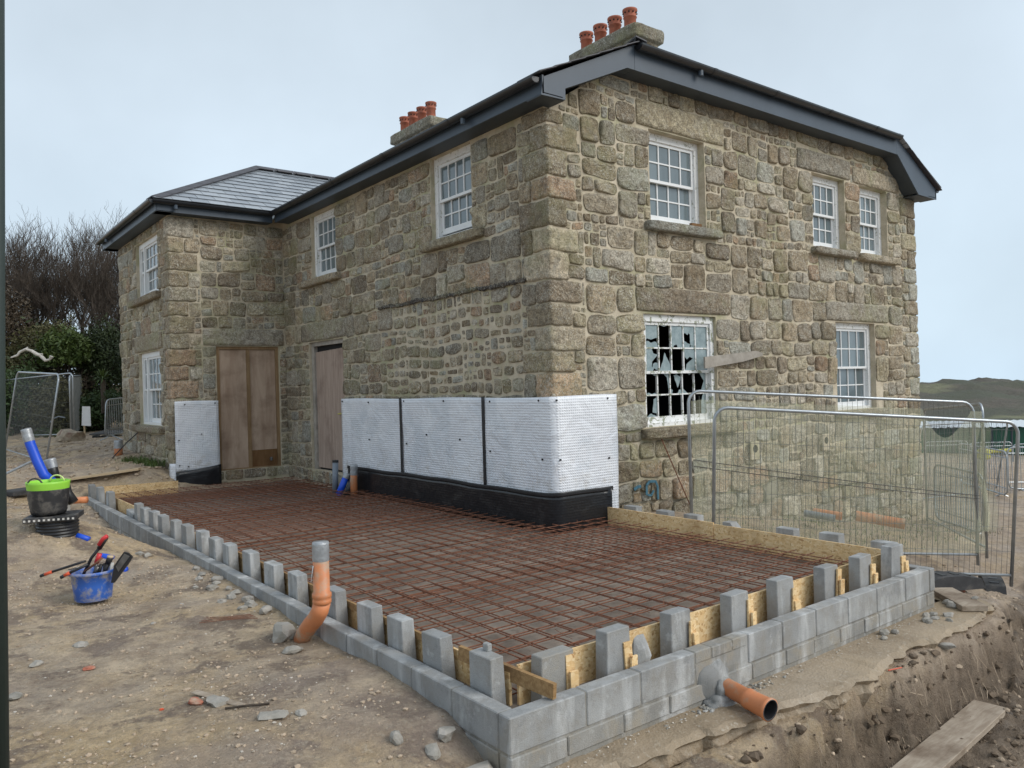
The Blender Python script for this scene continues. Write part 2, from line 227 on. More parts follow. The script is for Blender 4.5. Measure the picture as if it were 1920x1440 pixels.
class MB:
    def __init__(s): s.V=[]; s.F=[]; s.T=[]; s.mi=[]; s.tint=None; s.m=0
    def add(s,V,F):
        n=len(s.V); s.V+= [tuple(v) for v in V]; s.F+=[[i+n for i in f] for f in F]; s.mi+=[s.m]*len(F)
        if s.tint is not None: s.T+=[s.tint]*len(V)
        return s
    def box(s,c,d,rot=None,bev=0.0):
        x,y,z=(q/2 for q in d); 
        if bev<=0:
            V=[(sx*x,sy*y,sz*z) for sz in (-1,1) for sy in (-1,1) for sx in (-1,1)]; F=[(0,2,3,1),(4,5,7,6),(0,1,5,4),(2,6,7,3),(0,4,6,2),(1,3,7,5)]
        else:
            bm=bmesh.new(); bmesh.ops.create_cube(bm,size=1)
            for v in bm.verts: v.co=Vector((v.co.x*2*x,v.co.y*2*y,v.co.z*2*z))
            bmesh.ops.bevel(bm,geom=bm.edges[:],offset=min(bev,x*.9,y*.9,z*.9),segments=1,profile=.5,affect='EDGES')
            bm.verts.index_update(); V=[v.co.copy() for v in bm.verts]; F=[[v.index for v in f.verts] for f in bm.faces]; bm.free()
        if rot is not None: V=[rot@Vector(v) for v in V]
        c=Vector(c); return s.add([Vector(v)+c for v in V],F)
    def bb(s,x0,x1,y0,y1,z0,z1,bev=0): return s.box(((x0+x1)/2,(y0+y1)/2,(z0+z1)/2),(abs(x1-x0),abs(y1-y0),abs(z1-z0)),None,bev)
    def beam(s,p,q,w_,h_,upv=(0,0,1),bev=0):
        p=Vector(p);q=Vector(q);d=(q-p);Lg=d.length;d.normalize(); u=Vector(upv); a=d.cross(u)
        if a.length<1e-4: a=d.cross(Vector((1,0,0)))
        a.normalize(); u=a.cross(d); rot=Matrix((d,a,u)).transposed(); return s.box((p+q)/2,(Lg,w_,h_),rot,bev)
    def tube(s,P,r,n=8,cap=True,closed=False):
        P=[Vector(p) for p in P]; m=len(P); rr=r if isinstance(r,(list,tuple)) else [r]*m; V=[];F=[]; prev=None
        for i,p in enumerate(P):
            if closed: t=(P[(i+1)%m]-P[i-1]).normalized()
            else: t=(P[min(i+1,m-1)]-P[max(i-1,0)]).normalized()
            if prev is None: a=t.cross(Vector((0,0,1))); a=a if a.length>1e-3 else t.cross(Vector((1,0,0)))
            else: a=prev-t*prev.dot(t)
            a.normalize(); prev=a; b_=t.cross(a)
            for k in range(n): an=2*math.pi*k/n; V.append(p+(a*math.cos(an)+b_*math.sin(an))*rr[i])
        for i in range(m if closed else m-1):
            j=(i+1)%m
            for k in range(n): k2=(k+1)%n; F.append((i*n+k,i*n+k2,j*n+k2,j*n+k))
        if cap and not closed: F.append(tuple(range(n-1,-1,-1))); F.append(tuple((m-1)*n+k for k in range(n)))
        return s.add(V,F)
    def lathe(s,c,prof,n=24,ax=None):
        V=[];F=[];m=len(prof); rot=Vector((0,0,1)).rotation_difference(Vector(ax)).to_matrix() if ax is not None else None
        for r_,z in prof:
            for k in range(n):
                a=2*math.pi*k/n; v=Vector((r_*math.cos(a),r_*math.sin(a),z)); 
                if rot: v=rot@v
                V.append(v+Vector(c))
        for i in range(m-1):
            for k in range(n): k2=(k+1)%n; F.append((i*n+k,i*n+k2,(i+1)*n+k2,(i+1)*n+k))
        return s.add(V,F)
    def prism(s,poly,ext):   # poly: list of 3D points (planar), ext: extrusion vector
        n=len(poly); e_=Vector(ext); V=[Vector(p) for p in poly]+[Vector(p)+e_ for p in poly]
        F=[tuple(range(n-1,-1,-1)),tuple(range(n,2*n))]+[(i,(i+1)%n,n+(i+1)%n,n+i) for i in range(n)]; return s.add(V,F)
    def build(s,name,mat,parent=None,origin=None,smooth=False):
        if origin is None: origin=tuple(parent.get('o0',(0,0,0))) if parent is not None else (0,0,0)
        return mesh_obj(name,s.V,s.F,mat,parent,origin,smooth,s.T if s.T else None,s.mi if isinstance(mat,(list,tuple)) else None)
def root(name,loc,label,cat,group=None):     # unrotated root, parts given in world coordinates
    o=thing(name,loc,label,cat,group); o['o0']=tuple(loc); return o
def bld(mb,name,mat,parent,smooth=False):    # build a part under a root (or under a part of it) from world coordinates
    p=parent
    while p.parent: p=p.parent
    ob=mb.build(name,mat,parent,tuple(p['o0']),smooth); return ob
def rock(rx,ry,rz,seed,sub=2,rough=.25):
    bm=bmesh.new(); bmesh.ops.create_icosphere(bm,subdivisions=sub,radius=1); rr=random.Random(seed); off=Vector((rr.random()*50,rr.random()*50,rr.random()*50))
    pl=[(Vector((rr.gauss(0,1),rr.gauss(0,1),rr.gauss(0,1))).normalized(),.55+.3*rr.random()) for _ in range(9)]
    for v in bm.verts:
        c_=v.co.normalized(); d=1.0
        for n_,k in pl:
            q=c_.dot(n_)
            if q>0: d=min(d,k/q)
        d*=1+rough*noise.noise(c_*1.7+off); v.co=Vector((c_.x*rx,c_.y*ry,c_.z*rz))*d
    bm.verts.index_update(); V=[v.co.copy() for v in bm.verts]; F=[[v.index for v in f.verts] for f in bm.faces]; bm.free(); return V,F
ORD=['first','second','third','fourth','fifth','sixth','seventh','eighth','ninth','tenth','eleventh','twelfth','thirteenth','fourteenth','fifteenth','sixteenth','seventeenth','eighteenth','nineteenth','twentieth','twenty-first','twenty-second','twenty-third','twenty-fourth']

# ------------------------------------------------------------ ground
A=np.array([(-3,-4,-.25),(-2,1,-.1),(-1,-1,-.17),(-1.6,-2.5,-.2),(0,0,-.44),(-.3,.1,-.27),(-.12,.35,-.19),(-.1,.8,-.13),(-.1,1.5,-.11),(-.12,2.4,-.14),(-.1,3.2,-.1),(-.1,5,-.08),(-.1,6.2,-.08),(-.15,7.4,-.2),(-.2,8.3,-.33),(-.6,8.6,-.22),(-.15,9.6,-.25),(-.1,10.5,-.14),(-.4,12.3,-.1),(-1,5,-.1),(-2,5,0),(-1.15,7.2,.36),(-1.1,6.8,.34),(-1.0,6.25,.12),(-1.8,6.7,.3),(-.6,6.9,.2),(-.5,7.9,.0),(-2.5,9,.12),(-.7,11,-.02),(-0.08,13.12,0.22),(1.03,12.64,0.33),(-.1,11.6,-.08),(.2,12.2,-.02),(-1,13,.22),(1.45,12.4,.06),(.5,12.45,.0),(1.3,14,.38),(1.5,16.9,.6),(.2,16.5,.35),(-1,17,.38),(1,22,.6),(-3,22,.45),(-6,15,.4),(5,25,.7),(-1,-.4,-.2),(-.35,-.35,-.36),
 (1,-.3,-.44),(.5,-.35,-.46),(0,-.6,-.45),(-.6,-1,-.33),(1.2,-.9,-.6),(2.5,-.3,-.42),(4,-.3,-.4),(-2,-6,-.3),(-6,0,0),(-8,8,.3),
 (5,1,-.36),(5,3,-.3),(5.2,3.9,-.02),(6.5,3.9,-.2),(9.15,4,-.64),(10.8,4,-.82),(13.4,4.1,-1.05),(8.4,3.4,-.5),(7,2.5,-.6),(5.8,.3,-.45),(6.6,1,-.7),(8.5,.8,-1.0),(12,2,-1.0),(16,0,-1.1),(22,7,-1.0),(22,-6,-1.3),(16,12,-1.1),(10,-4,-1.1),(4,-4,-1),(26,12,-1.3)])
def tps(r2): return .5*r2*np.log(r2+1e-9)
n_=len(A); Kd=tps(((A[:,None,:2]-A[None,:,:2])**2).sum(-1))+np.eye(n_)*.02; Pm=np.c_[np.ones(n_),A[:,:2]]
S_=np.linalg.solve(np.block([[Kd,Pm],[Pm.T,np.zeros((3,3))]]),np.r_[A[:,2],0,0,0])
def tps_eval(x,y):
    r=S_[n_]+S_[n_+1]*x+S_[n_+2]*y
    for i in range(n_): r=r+S_[i]*tps((x-A[i,0])**2+(y-A[i,1])**2)
    return r
def terr(x,y,detail=True):
    x=np.asarray(x,float); y=np.asarray(y,float)
    cx,cy=5,6; rr=np.hypot(x-cx,y-cy)
    z=tps_eval(np.clip(x,-9,26),np.clip(y,-7,26))
    t=sst(x-y*.6,-8,16); fz=.75*(1-t)-1.4*t; fz=fz-t*np.clip(rr-22,0,1e9)*.075
    z=z*(1-sst(rr,17,25))+fz*sst(rr,17,25)
    # hedge bank rising behind the left fence
    d=(y-.25*(x))-27; z=z+(1-sst(x,9,13))*sst(d,0,3.5)*1.5
    # cut trench and track below the footing at the right
    edge=np.where(x<5.15,-.42-.22*sst(1.7-x,0,.8),np.where(x<6.2,-.34+(x-5.15)*.32,0+(x-6.2)*.30))+.06*fbm(x,y,2.2,3,5)+.10*fbm(x,y*2.4,6,4,15)
    sd=edge-y; wv=.16+.22*sst(1.9-x,0,1)+.30*sst(x,5.2,8)
    low=-.92-.04*(x-3)*sst(x,3,9)+.03*fbm(x,y,1.2,3,2)
    k=sst(sd,-.02,wv)*sst(x,.85,1.75)*(1-sst(x,8,11)); z=z*(1-k)+np.minimum(low,z)*k
    if detail:
        near=1-sst(rr,30,60); am=.5+.8*np.clip(fbm(x,y,.5,2,8)+.3,0,1)
        z=z+near*(am*(.036*fbm(x,y,1.5,4,1)+.036*fbm(x,y,5,4,3,.6)+.022*np.abs(fbm(x,y,10,3,4,.6))-.006)+.07*k*fbm(x,y,8,5,9,.65)*(1-sst(sd,.5,1)))
        z=z+near*.012*sst(x-y,2,6)*fbm(x*.5+y*.9,x-y,2.5,3,6)
    global DAMP; DAMP=np.clip(sst(sd,-.01,.08)*sst(x,.7,1.5)*(1-sst(sd,.45,.9)),0,1)*(1-sst(x,9,12))
    ins=((x>.05)&(x<4.72)&(y>.05)&(y<12.35)); z=np.where(ins,np.minimum(z,-.62),z)
    ft=((x>.02)&(x<5.17)&(y>-.26)&(y<=.05)); z=np.where(ft,np.minimum(z,-.5),z)
    hs=((x>4.1)&(x<13.2)&(y>4.3)&(y<20)); z=np.where(hs,np.minimum(z,-1.2),z)
    return z
def hz(x,y): return float(terr(np.array([x]),np.array([y]))[0])
def axis(a,b,f,lo,hi):
    v=list(np.arange(a,b,f)); s_=f; q=a
    left=[]
    while q>lo: s_*=1.09; q-=s_; left.append(q)
    s_=f; q=v[-1]; rgt=[]
    while q<hi: s_*=1.09; q+=s_; rgt.append(q)
    return np.array(left[::-1]+v+rgt)
gx=axis(-2.6,7.0,.035,-150,170); gy=axis(-1.9,9.5,.035,-60,170)
GX,GY=np.meshgrid(gx,gy); GZ=terr(GX,GY); nx,ny=len(gx),len(gy)
V=np.c_[GX.ravel(),GY.ravel(),GZ.ravel()]
ii=np.arange((ny-1)*(nx-1)); rr_=ii//(nx-1); cc=ii%(nx-1); i0=rr_*nx+cc
me=bpy.data.meshes.new('ground'); me.vertices.add(len(V)); me.vertices.foreach_set('co',V.ravel()); nf=len(i0); me.loops.add(nf*4); me.polygons.add(nf)
me.loops.foreach_set('vertex_index',np.c_[i0,i0+1,i0+nx+1,i0+nx].ravel()); me.polygons.foreach_set('loop_start',np.arange(nf)*4); me.polygons.foreach_set('use_smooth',np.ones(nf,bool)); me.update(calc_edges=True); me.materials.append(M['soil']); at_=me.attributes.new('damp','FLOAT','POINT'); at_.data.foreach_set('value',DAMP.ravel().astype(np.float32))
g=bpy.data.objects.new('ground',me); COL.objects.link(g); tag(g,'churned brown building site soil around the house',None,None,'structure')
# hills: ring that starts under the ground sheet's rim
na,nr=900,90; an=np.linspace(0,2*math.pi,na,endpoint=False); ra=np.concatenate([np.linspace(115,520,34),np.linspace(535,1300,40),np.linspace(1400,6000,16)])
AN,RA=np.meshgrid(an,ra); HX=5+RA*np.cos(AN); HY=6+RA*np.sin(AN)
tt=sst(HX-HY*.6,-8,16); base=.75*(1-tt)-1.4*tt-tt*(np.clip(RA,0,260)-22)*.075-2.2
az=np.degrees(AN); ridge=-7.5-.9*np.clip(23.5-np.where(az>180,az-360,az),-30,30)*.55
val=sst(RA,240,430); z=base*(1-val)+(-34)*val; z=np.where(tt>.5,z,base)
rz_=sst(RA,480,900)*(1-sst(RA,980,1700)); z=z*(1-rz_*tt)+(ridge+4.5*fbm(HX,HY,.012,4,3)+6*fbm(HX,HY,.035,3,4)+3.6*fbm(HX,HY,.09,3,5))*rz_*tt; z=z-sst(RA,980,1800)*120*np.where(tt>.5,1,.5)
z=z+1.2*fbm(HX,HY,.07,3,6)
Vh=np.c_[HX.ravel(),HY.ravel(),z.ravel()]; Fh=[(i*na+j,i*na+(j+1)%na,(i+1)*na+(j+1)%na,(i+1)*na+j) for i in range(nr-1) for j in range(na)]
h=mesh_obj('hills',Vh,Fh,'heath',smooth=True); tag(h,'low dark heath hills beyond the valley',None,None,'structure')
sea=mesh_obj('sea',[(-8000,-8000,-78),(8000,-8000,-78),(8000,8000,-78),(-8000,8000,-78)],[(0,1,2,3)],'sea_water'); tag(sea,'pale sea beyond the hills',None,None,'structure')
# slab blinding inside the walls
V=[];F=[]
def sheet(x0,x1,y0,y1,st,zf):
    xs=np.linspace(x0,x1,max(2,int((x1-x0)/st)+1)); ys=np.linspace(y0,y1,max(2,int((y1-y0)/st)+1)); X,Y=np.meshgrid(xs,ys); Z=zf(X,Y); n0=len(V); V.extend(map(tuple,np.c_[X.ravel(),Y.ravel(),Z.ravel()])); a=len(xs)
    F.extend([(n0+i*a+j,n0+i*a+j+1,n0+(i+1)*a+j+1,n0+(i+1)*a+j) for i in range(len(ys)-1) for j in range(a-1)])
sheet(.1,4.67,.1,12.6,.1,lambda X,Y:-.10+.012*fbm(X,Y,1.3,4,2))
s=mesh_obj('slab_base',V,F,'blinding',smooth=True); tag(s,'dusty brown slab base under the rusty mesh',None,None,'structure')
# concrete footing ledge with a broken outer edge
ed=[(.02,.06),(.03,-.1),(.1,-.17),(.4,-.2),(.95,-.24),(1.4,-.30),(1.75,-.31),(2.1,-.37),(2.5,-.45),(2.95,-.43),(3.6,-.34),(4.0,-.38),(4.35,-.41),(4.75,-.37),(5.12,-.36),(5.16,0.02),(5.1,.9)]
P=[]
for (a,b),(c,d) in zip(ed,ed[1:]):
    k=max(2,int(math.hypot(c-a,d-b)/.05))
    for i in range(k): t=i/k; x=a+(c-a)*t; y=b+(d-b)*t; f_=.05*float(fbm(x,y,5,3,3))+.035*float(fbm(x,y,17,3,5)); P.append((x+f_*.4,y+f_))
V=[];F=[]; m=len(P)
for lev,(off,zz) in enumerate(((-.14,-.345),(-.05,-.352),(.0,-.375),(-.035,-.41),(-.02,-.47),(-.10,-.60))):
    for i,(x,y) in enumerate(P):
        y2=y-off if y<.0 else y; x2=x-off*(1 if x>4.9 else 0)
        V.append((x2,y2+.022*float(fbm(x*14,lev*5,1,3,7))*(lev>1),zz+.016*float(fbm(x*9,lev*3,1,3,4))))
for l_ in range(5):
    for i in range(m-1): F.append((l_*m+i,l_*m+i+1,(l_+1)*m+i+1,(l_+1)*m+i))
n0=len(V)
for i,(x,y) in enumerate(P): V.append((min(max(x,.03),5.0),.06,-.348))
for i in range(m-1): F.append((n0+i,n0+i+1,i+1,i))
f=mesh_obj('footing',V,F,'footing',smooth=False); tag(f,'wet brown concrete footing ledge with a broken edge',None,None,'structure')

# ------------------------------------------------------------ house
XH,YH,XR,YA,XA,YB=3.9,4.1,13.38,12.6,1.63,16.9
HO=(XH,YH,0)
house=root('stone_house',HO,'two-storey granite house with white sash windows and dark slate roof','house')
SOFF=5.17
class Wall:   # plane frame: P(u,v,d) -> world ; d outward
    def __init__(s,o,du,dn): s.o=Vector(o); s.du=Vector(du); s.dn=Vector(dn)
    def P(s,u,v,d=0): q=s.o+s.du*u+s.dn*d; return Vector((q.x,q.y,v))
WA=Wall((0,YH,0),(1,0,0),(0,-1,0)); WB=Wall((XH,0,0),(0,1,0),(-1,0,0)); WC=Wall((0,YA,0),(1,0,0),(0,-1,0)); WD=Wall((XA,0,0),(0,1,0),(-1,0,0))
def topA(u): return 5.16+min(max(0,u-3.9)*.62,.66) if u<8 else 5.16+min(max(0,13.38-u)*.75,.66)
# openings: u0,u1,v0,v1,recess
OA=[(5.755,6.95,3.95,5.22,.12),(9.79,10.83,3.95,5.20,.12),(11.33,12.33,3.95,5.19,.12),(5.55,7.11,1.10,2.66,.05),(10.41,11.75,1.13,2.68,.10)]
OB=[(5.73,6.79,3.92,5.16,.07),(10.09,11.18,3.9,5.12,.07),(9.9,11.42,.2,2.68,.10)]
OC=[(2.47,3.74,.2,2.67,.05)]
OD=[(13.40,15.2,3.82,4.99,.06),(13.38,15.2,1.12,2.64,.06)]
def wall_mesh(W,u0,u1,v0,v1,ops,topf=None,name='wall_core'):
    us=sorted(set([u0,u1]+[o[0] for o in ops]+[o[1] for o in ops]+[u0+(u1-u0)*i/40 for i in range(41)])); vs=sorted(set([v0,v1]+[o[2] for o in ops]+[o[3] for o in ops]+[v0+(v1-v0)*i/24 for i in range(25)]))
    mb=MB(); idx={}; V=[];F=[]
    def vid(i,j):
        if (i,j) not in idx: idx[(i,j)]=len(V); V.append(W.P(us[i],min(vs[j],topf(us[i]) if topf else 99),0))
        return idx[(i,j)]
    for i in range(len(us)-1):
        for j in range(len(vs)-1):
            cu=(us[i]+us[i+1])/2; cv=(vs[j]+vs[j+1])/2
            if any(o[0]<cu<o[1] and o[2]<cv<o[3] for o in ops): continue
            if topf and vs[j]>=max(topf(us[i]),topf(us[i+1])): continue
            F.append((vid(i,j),vid(i+1,j),vid(i+1,j+1),vid(i,j+1)))
    mb.add(V,F)
    for (a,b,c,d,r) in ops:   # reveals and a dark room pocket behind
        dd=-(r+.04)
        for q in (((a,c),(a,d)),((b,d),(b,c)),((a,d),(b,d)),((b,c),(a,c))):
            (x0,z0),(x1,z1)=q; mb.add([W.P(x0,z0,0),W.P(x1,z1,0),W.P(x1,z1,dd),W.P(x0,z0,dd)],[(0,1,2,3)])
    return bld(mb,name,'mortar',house)
wall_mesh(WA,XH,XR,-1.3,6.1,OA,topA); wall_mesh(WB,YH,YA,-.2,5.3,OB); wall_mesh(WC,XA,XH,-.2,5.3,OC); wall_mesh(WD,YA,YB,-.2,5.3,OD)
mb=MB()   # hidden far walls
mb.add([(XR,YH,-1.3),(XR,22,-1.3),(XR,22,5.3),(XR,YH,5.3)],[(0,1,2,3)]).add([(XA,YB,-.2),(XH,YB,-.2),(XH,YB,5.3),(XA,YB,5.3)],[(0,1,2,3)]).add([(XH,YB,-.2),(XH,22,-.2),(XH,22,5.3),(XH,YB,5.3)],[(0,1,2,3)]).add([(XH,22,-.2),(XR,22,-.2),(XR,22,5.3),(XH,22,5.3)],[(0,1,2,3)]); bld(mb,'rear_wall','mortar',house)
# room shells, their darkness put into the near-black colour
for W,ops in ((WA,OA),(WB,OB[:2]),(WD,OD)):
    for (a,b,c,d,r) in ops:
        p0,p1=W.P(a-.3,0,-(r+.10)),W.P(b+.3,0,-1.6); x0,x1=sorted((p0.x,p1.x)); y0,y1=sorted((p0.y,p1.y)); z0,z1=c-.25,d+.25
        # five-sided pocket open towards the window
        Vb=[(x,y,z) for z in (z0,z1) for y in (y0,y1) for x in (x0,x1)]; fs={'y-':(0,1,5,4),'y+':(2,6,7,3),'x-':(0,4,6,2),'x+':(1,3,7,5),'b':(0,2,3,1),'t':(4,5,7,6)}
        skip='y-' if abs(W.dn.y)>.5 else 'x-'; mb=MB().add(Vb,[v for k,v in fs.items() if k!=skip]); bld(mb,'room_shell','shade_black',house)
TINT=[(.42,.34,.235),(.35,.295,.205),(.49,.42,.31),(.30,.245,.17),(.54,.49,.40),(.40,.355,.28),(.43,.30,.20),(.33,.305,.25),(.47,.41,.285),(.25,.205,.15),(.44,.44,.385)]
rs=random.Random(11)
def tint(dark=1): c=rs.choice(TINT); k=rs.uniform(1.0,1.75)*dark; return (c[0]*k,c[1]*k,c[2]*k,1)
def split(r,out,small=0):
    u0,u1,v0,v1=r; w_=u1-u0; h_=v1-v0; mxh=.38-.13*small; mxa=2.5
    if w_>1.0: t=u0+w_*rs.uniform(.35,.65); split((u0,t,v0,v1),out,small); split((t,u1,v0,v1),out,small); return
    if h_>mxh and (h_>mxh*1.25 or rs.random()<.5): t=v0+h_*rs.uniform(.36,.64); split((u0,u1,v0,t),out,small); split((u0,u1,t,v1),out,small); return
    if h_>w_*1.15 and h_>.17 and rs.random()<.75: t=v0+h_*rs.uniform(.36,.64); split((u0,u1,v0,t),out,small); split((u0,u1,t,v1),out,small); return
    if (w_>mxa*h_+.03 or w_>.66 or (w_>1.35*h_ and rs.random()<.35)) and w_>.2: t=u0+w_*rs.uniform(.3,.7); split((u0,t,v0,v1),out,small); split((t,u1,v0,v1),out,small); return
    if w_*h_>.05 and rs.random()<.10+.35*small:
        if w_>h_: t=u0+w_*rs.uniform(.3,.7); split((u0,t,v0,v1),out,small); split((t,u1,v0,v1),out,small)
        else: t=v0+h_*rs.uniform(.35,.65); split((u0,u1,v0,t),out,small); split((u0,u1,t,v1),out,small)
        return
    out.append((r,small))
def cells(u0,u1,v0,v1,obst,topf=None,patch=None):
    vs=sorted(set([round(v0,3),round(v1,3)]+[round(min(max(o[k],v0),v1),3) for o in obst for k in (2,3)])); vv=[vs[0]]
    for q in vs[1:]:
        if q-vv[-1]<.07: continue
        vv.append(q)
    out=[]
    fine=[]
    for a,b in zip(vv,vv[1:]):
        k=max(1,round((b-a)/.52)); h_=(b-a)/k; e_=[a+h_*i+(rs.uniform(-.07,.07) if 0<i<k else 0) for i in range(k+1)]; fine+=list(zip(e_,e_[1:]))
    for a,b in fine:
        iv=[(u0,u1)]
        for o in obst:
            if o[2]<b-.02 and o[3]>a+.02:
                nv=[]
                for p,q in iv:
                    if o[1]<=p or o[0]>=q: nv.append((p,q)); continue
                    if o[0]>p: nv.append((p,o[0]))
                    if o[1]<q: nv.append((o[1],q))
                iv=nv
        for p,q in iv:
            if q-p<.05: continue
            n_=max(1,round((q-p)/.8)); ed_=[p+(q-p)*i/n_+(rs.uniform(-.15,.15) if 0<i<n_ else 0) for i in range(n_+1)]
            for c,d in zip(ed_,ed_[1:]):
                sm=1 if patch and patch[0]<(c+d)/2<patch[1] and patch[2]<(a+b)/2<patch[3] else 0
                split((c,d,a,b),out,sm)
    return out
def clampout(u,v,ops):
    for o in ops:
        if o[0]-.005<u<o[1]+.005 and o[2]-.005<v<o[3]+.005:
            d=[(u-o[0]+.005,0),(o[1]+.005-u,1),(v-o[2]+.005,2),(o[3]+.005-v,3)]; k=min(d)[1]
            if k==0: u=o[0]-.006
            elif k==1: u=o[1]+.006
            elif k==2: v=o[2]-.006
            else: v=o[3]+.006
    return u,v
STN=[]
def stone(W,r,sm,ops,lim,seedw,base=0.0,joint=.009,warp=.035,pow_=None,dark=1):
    u0,u1,v0,v1=r; cu,cv=(u0+u1)/2,(v0+v1)/2; ah,bh=(u1-u0)/2-joint-rs.uniform(0,.006),(v1-v0)/2-joint-rs.uniform(0,.006)
    if ah<.015 or bh<.015: return
    n=20; pw=pow_ or rs.uniform(3.6,9)-1.6*sm; out=[]; so_=rs.uniform(0,99); bulge=rs.uniform(.013,.032)*min(1,min(ah,bh)/.10); tu,tv=rs.uniform(-.1,.1),rs.uniform(-.14,.14)
    rings=((1.0,-.012),(.985,.55*bulge),(.93,.98*bulge),(.66,1.08*bulge),(.33,1.12*bulge))
    for kk,(sc_,dp) in enumerate(rings):
        for k in range(n):
            a0=2*math.pi*(k+.5)/n; a=a0+.16*-math.sin(4*a0)*-1; a=a0-.17*math.sin(4*a0)*-1 if False else a0-.0*a0+.19*math.sin(4*a0); ca_,sa=math.cos(a),math.sin(a); q=(abs(ca_)**pw+abs(sa)**pw)**(-1/pw)
            j=1+(.055+.05*sm)*noise.noise(Vector((ca_*1.6+so_,sa*1.6,0)))+.045*noise.noise(Vector((ca_*5+so_,sa*5,3))); j=min(j,1.03)
            u=cu+ah*ca_*q*sc_*j; v=cv+bh*sa*q*sc_*j
            wu=noise.noise(Vector((u*1.4,v*1.4,seedw)))*warp+.022*noise.noise(Vector((u*5,v*5,seedw+3))); wv=noise.noise(Vector((u*1.1,v*1.7,seedw+9)))*warp*1.5+.022*noise.noise(Vector((u*5,v*5,seedw+6)))
            u2=min(max(u+wu,lim[0]),lim[1]); v2=v+wv; u2,v2=clampout(u2,v2,ops)
            d=base+dp+(bulge*.8*noise.noise(Vector((u*8,v*8,seedw+so_)))+.011*noise.noise(Vector((u*20,v*20,so_)))-.020*abs(noise.noise(Vector((u*7,v*7,so_+5))))+.004+ (tu*(u-cu)+tv*(v-cv)) if kk>1 else 0)
            out.append(W.P(u2,v2,max(d,-.012 if kk==0 else .004)))
    wu=noise.noise(Vector((cu*1.4,cv*1.4,seedw)))*warp; wv=noise.noise(Vector((cu*1.1,cv*1.7,seedw+9)))*warp*1.5
    out.append(W.P(cu+wu,cv+wv,base+bulge*1.2+bulge*.4*noise.noise(Vector((cu*9,cv*9,so_)))))
    F=[]
    for kk in range(4):
        for k in range(n): k2=(k+1)%n; F.append((kk*n+k,kk*n+k2,(kk+1)*n+k2,(kk+1)*n+k))
    for k in range(n): F.append((4*n+k,4*n+(k+1)%n,5*n))
    c_=W.P(cu,cv); dist=(c_-CAM).length; vis=4*ah*bh/dist**2*abs((CAM-c_).normalized().dot(W.dn))
    STN.append((vis,out,F,tint(dark)))
def rockbox(x0,x1,y0,y1,z0,z1,r=.03,nsd=.012,seed=0,n=4):
    bm=bmesh.new(); bmesh.ops.create_cube(bm,size=2); bmesh.ops.subdivide_edges(bm,edges=bm.edges[:],cuts=n,use_grid_fill=True)
    h=Vector(((x1-x0)/2,(y1-y0)/2,(z1-z0)/2)); c=Vector(((x0+x1)/2,(y0+y1)/2,(z0+z1)/2)); V=[]
    for v in bm.verts:
        p=Vector(v.co); p=Vector([math.copysign(abs(t)**.8,t) for t in p]); q=Vector((p.x*h.x,p.y*h.y,p.z*h.z)); inn=Vector([max(-(h[i]-r),min(h[i]-r,q[i])) for i in range(3)]); d=q-inn
        if d.length>1e-6: q=inn+d.normalized()*r
        w_=c+q; nn=(q-Vector([q[i]*.8 for i in range(3)])).normalized(); w_+=nn*nsd*noise.noise(w_*7+Vector((seed,0,0)))*1.6+nn*nsd*.6*noise.noise(w_*19); V.append(w_)
    bm.verts.index_update(); F=[[v.index for v in f.verts] for f in bm.faces]; bm.free(); return V,F
def rock_part(name,parent,box,r=.03,nsd=.012,mat='granite',n=4,dark=1):
    V,F=rockbox(*box,r=r,nsd=nsd,seed=rs.uniform(0,99),n=n); m_=MB(); m_.tint=tint(dark); m_.add(V,F); return bld(m_,name,mat,parent,True)
# lintels (u0,u1,v0,v1) and sills
LA=[(5.50,7.42,5.235,5.60),(9.35,11.02,5.215,5.56),(11.1,12.78,5.20,5.50),(5.40,7.45,2.69,3.02),(10.1,12.25,2.70,3.03)]
SA=[(5.62,7.2,3.80,3.94),(9.7,11.05,3.81,3.94),(11.2,12.62,3.80,3.94),(5.45,7.55,.94,1.09),(10.3,12.0,.98,1.12)]
LB=[(9.75,11.75,2.70,3.05)]; SB=[(5.45,7.0,3.77,3.91),(9.9,11.6,3.75,3.89)]
LC=[(2.21,3.86,2.685,3.02)]; LD=[(13.2,15.5,2.66,3.0)]; SD=[(13.2,15.6,3.66,3.81),(13.2,15.6,.96,1.11)]
for W,Ls,Ss in ((WA,LA,SA),(WB,LB,SB),(WC,LC,[]),(WD,LD,SD)):
    for (a,b,c,d) in Ls:
        p=W.P(a+.01,0,.035); q=W.P(b-.01,0,-.13); rock_part('lintel',house,(min(p.x,q.x),max(p.x,q.x),min(p.y,q.y),max(p.y,q.y),c,d),.035,.014,'granite_lintel',6,.92)
    for (a,b,c,d) in Ss:
        p=W.P(a,0,.13); q=W.P(b,0,-.13); rock_part('window_sill',house,(min(p.x,q.x),max(p.x,q.x),min(p.y,q.y),max(p.y,q.y),c,d),.04,.016,'granite_lintel',6,.95)
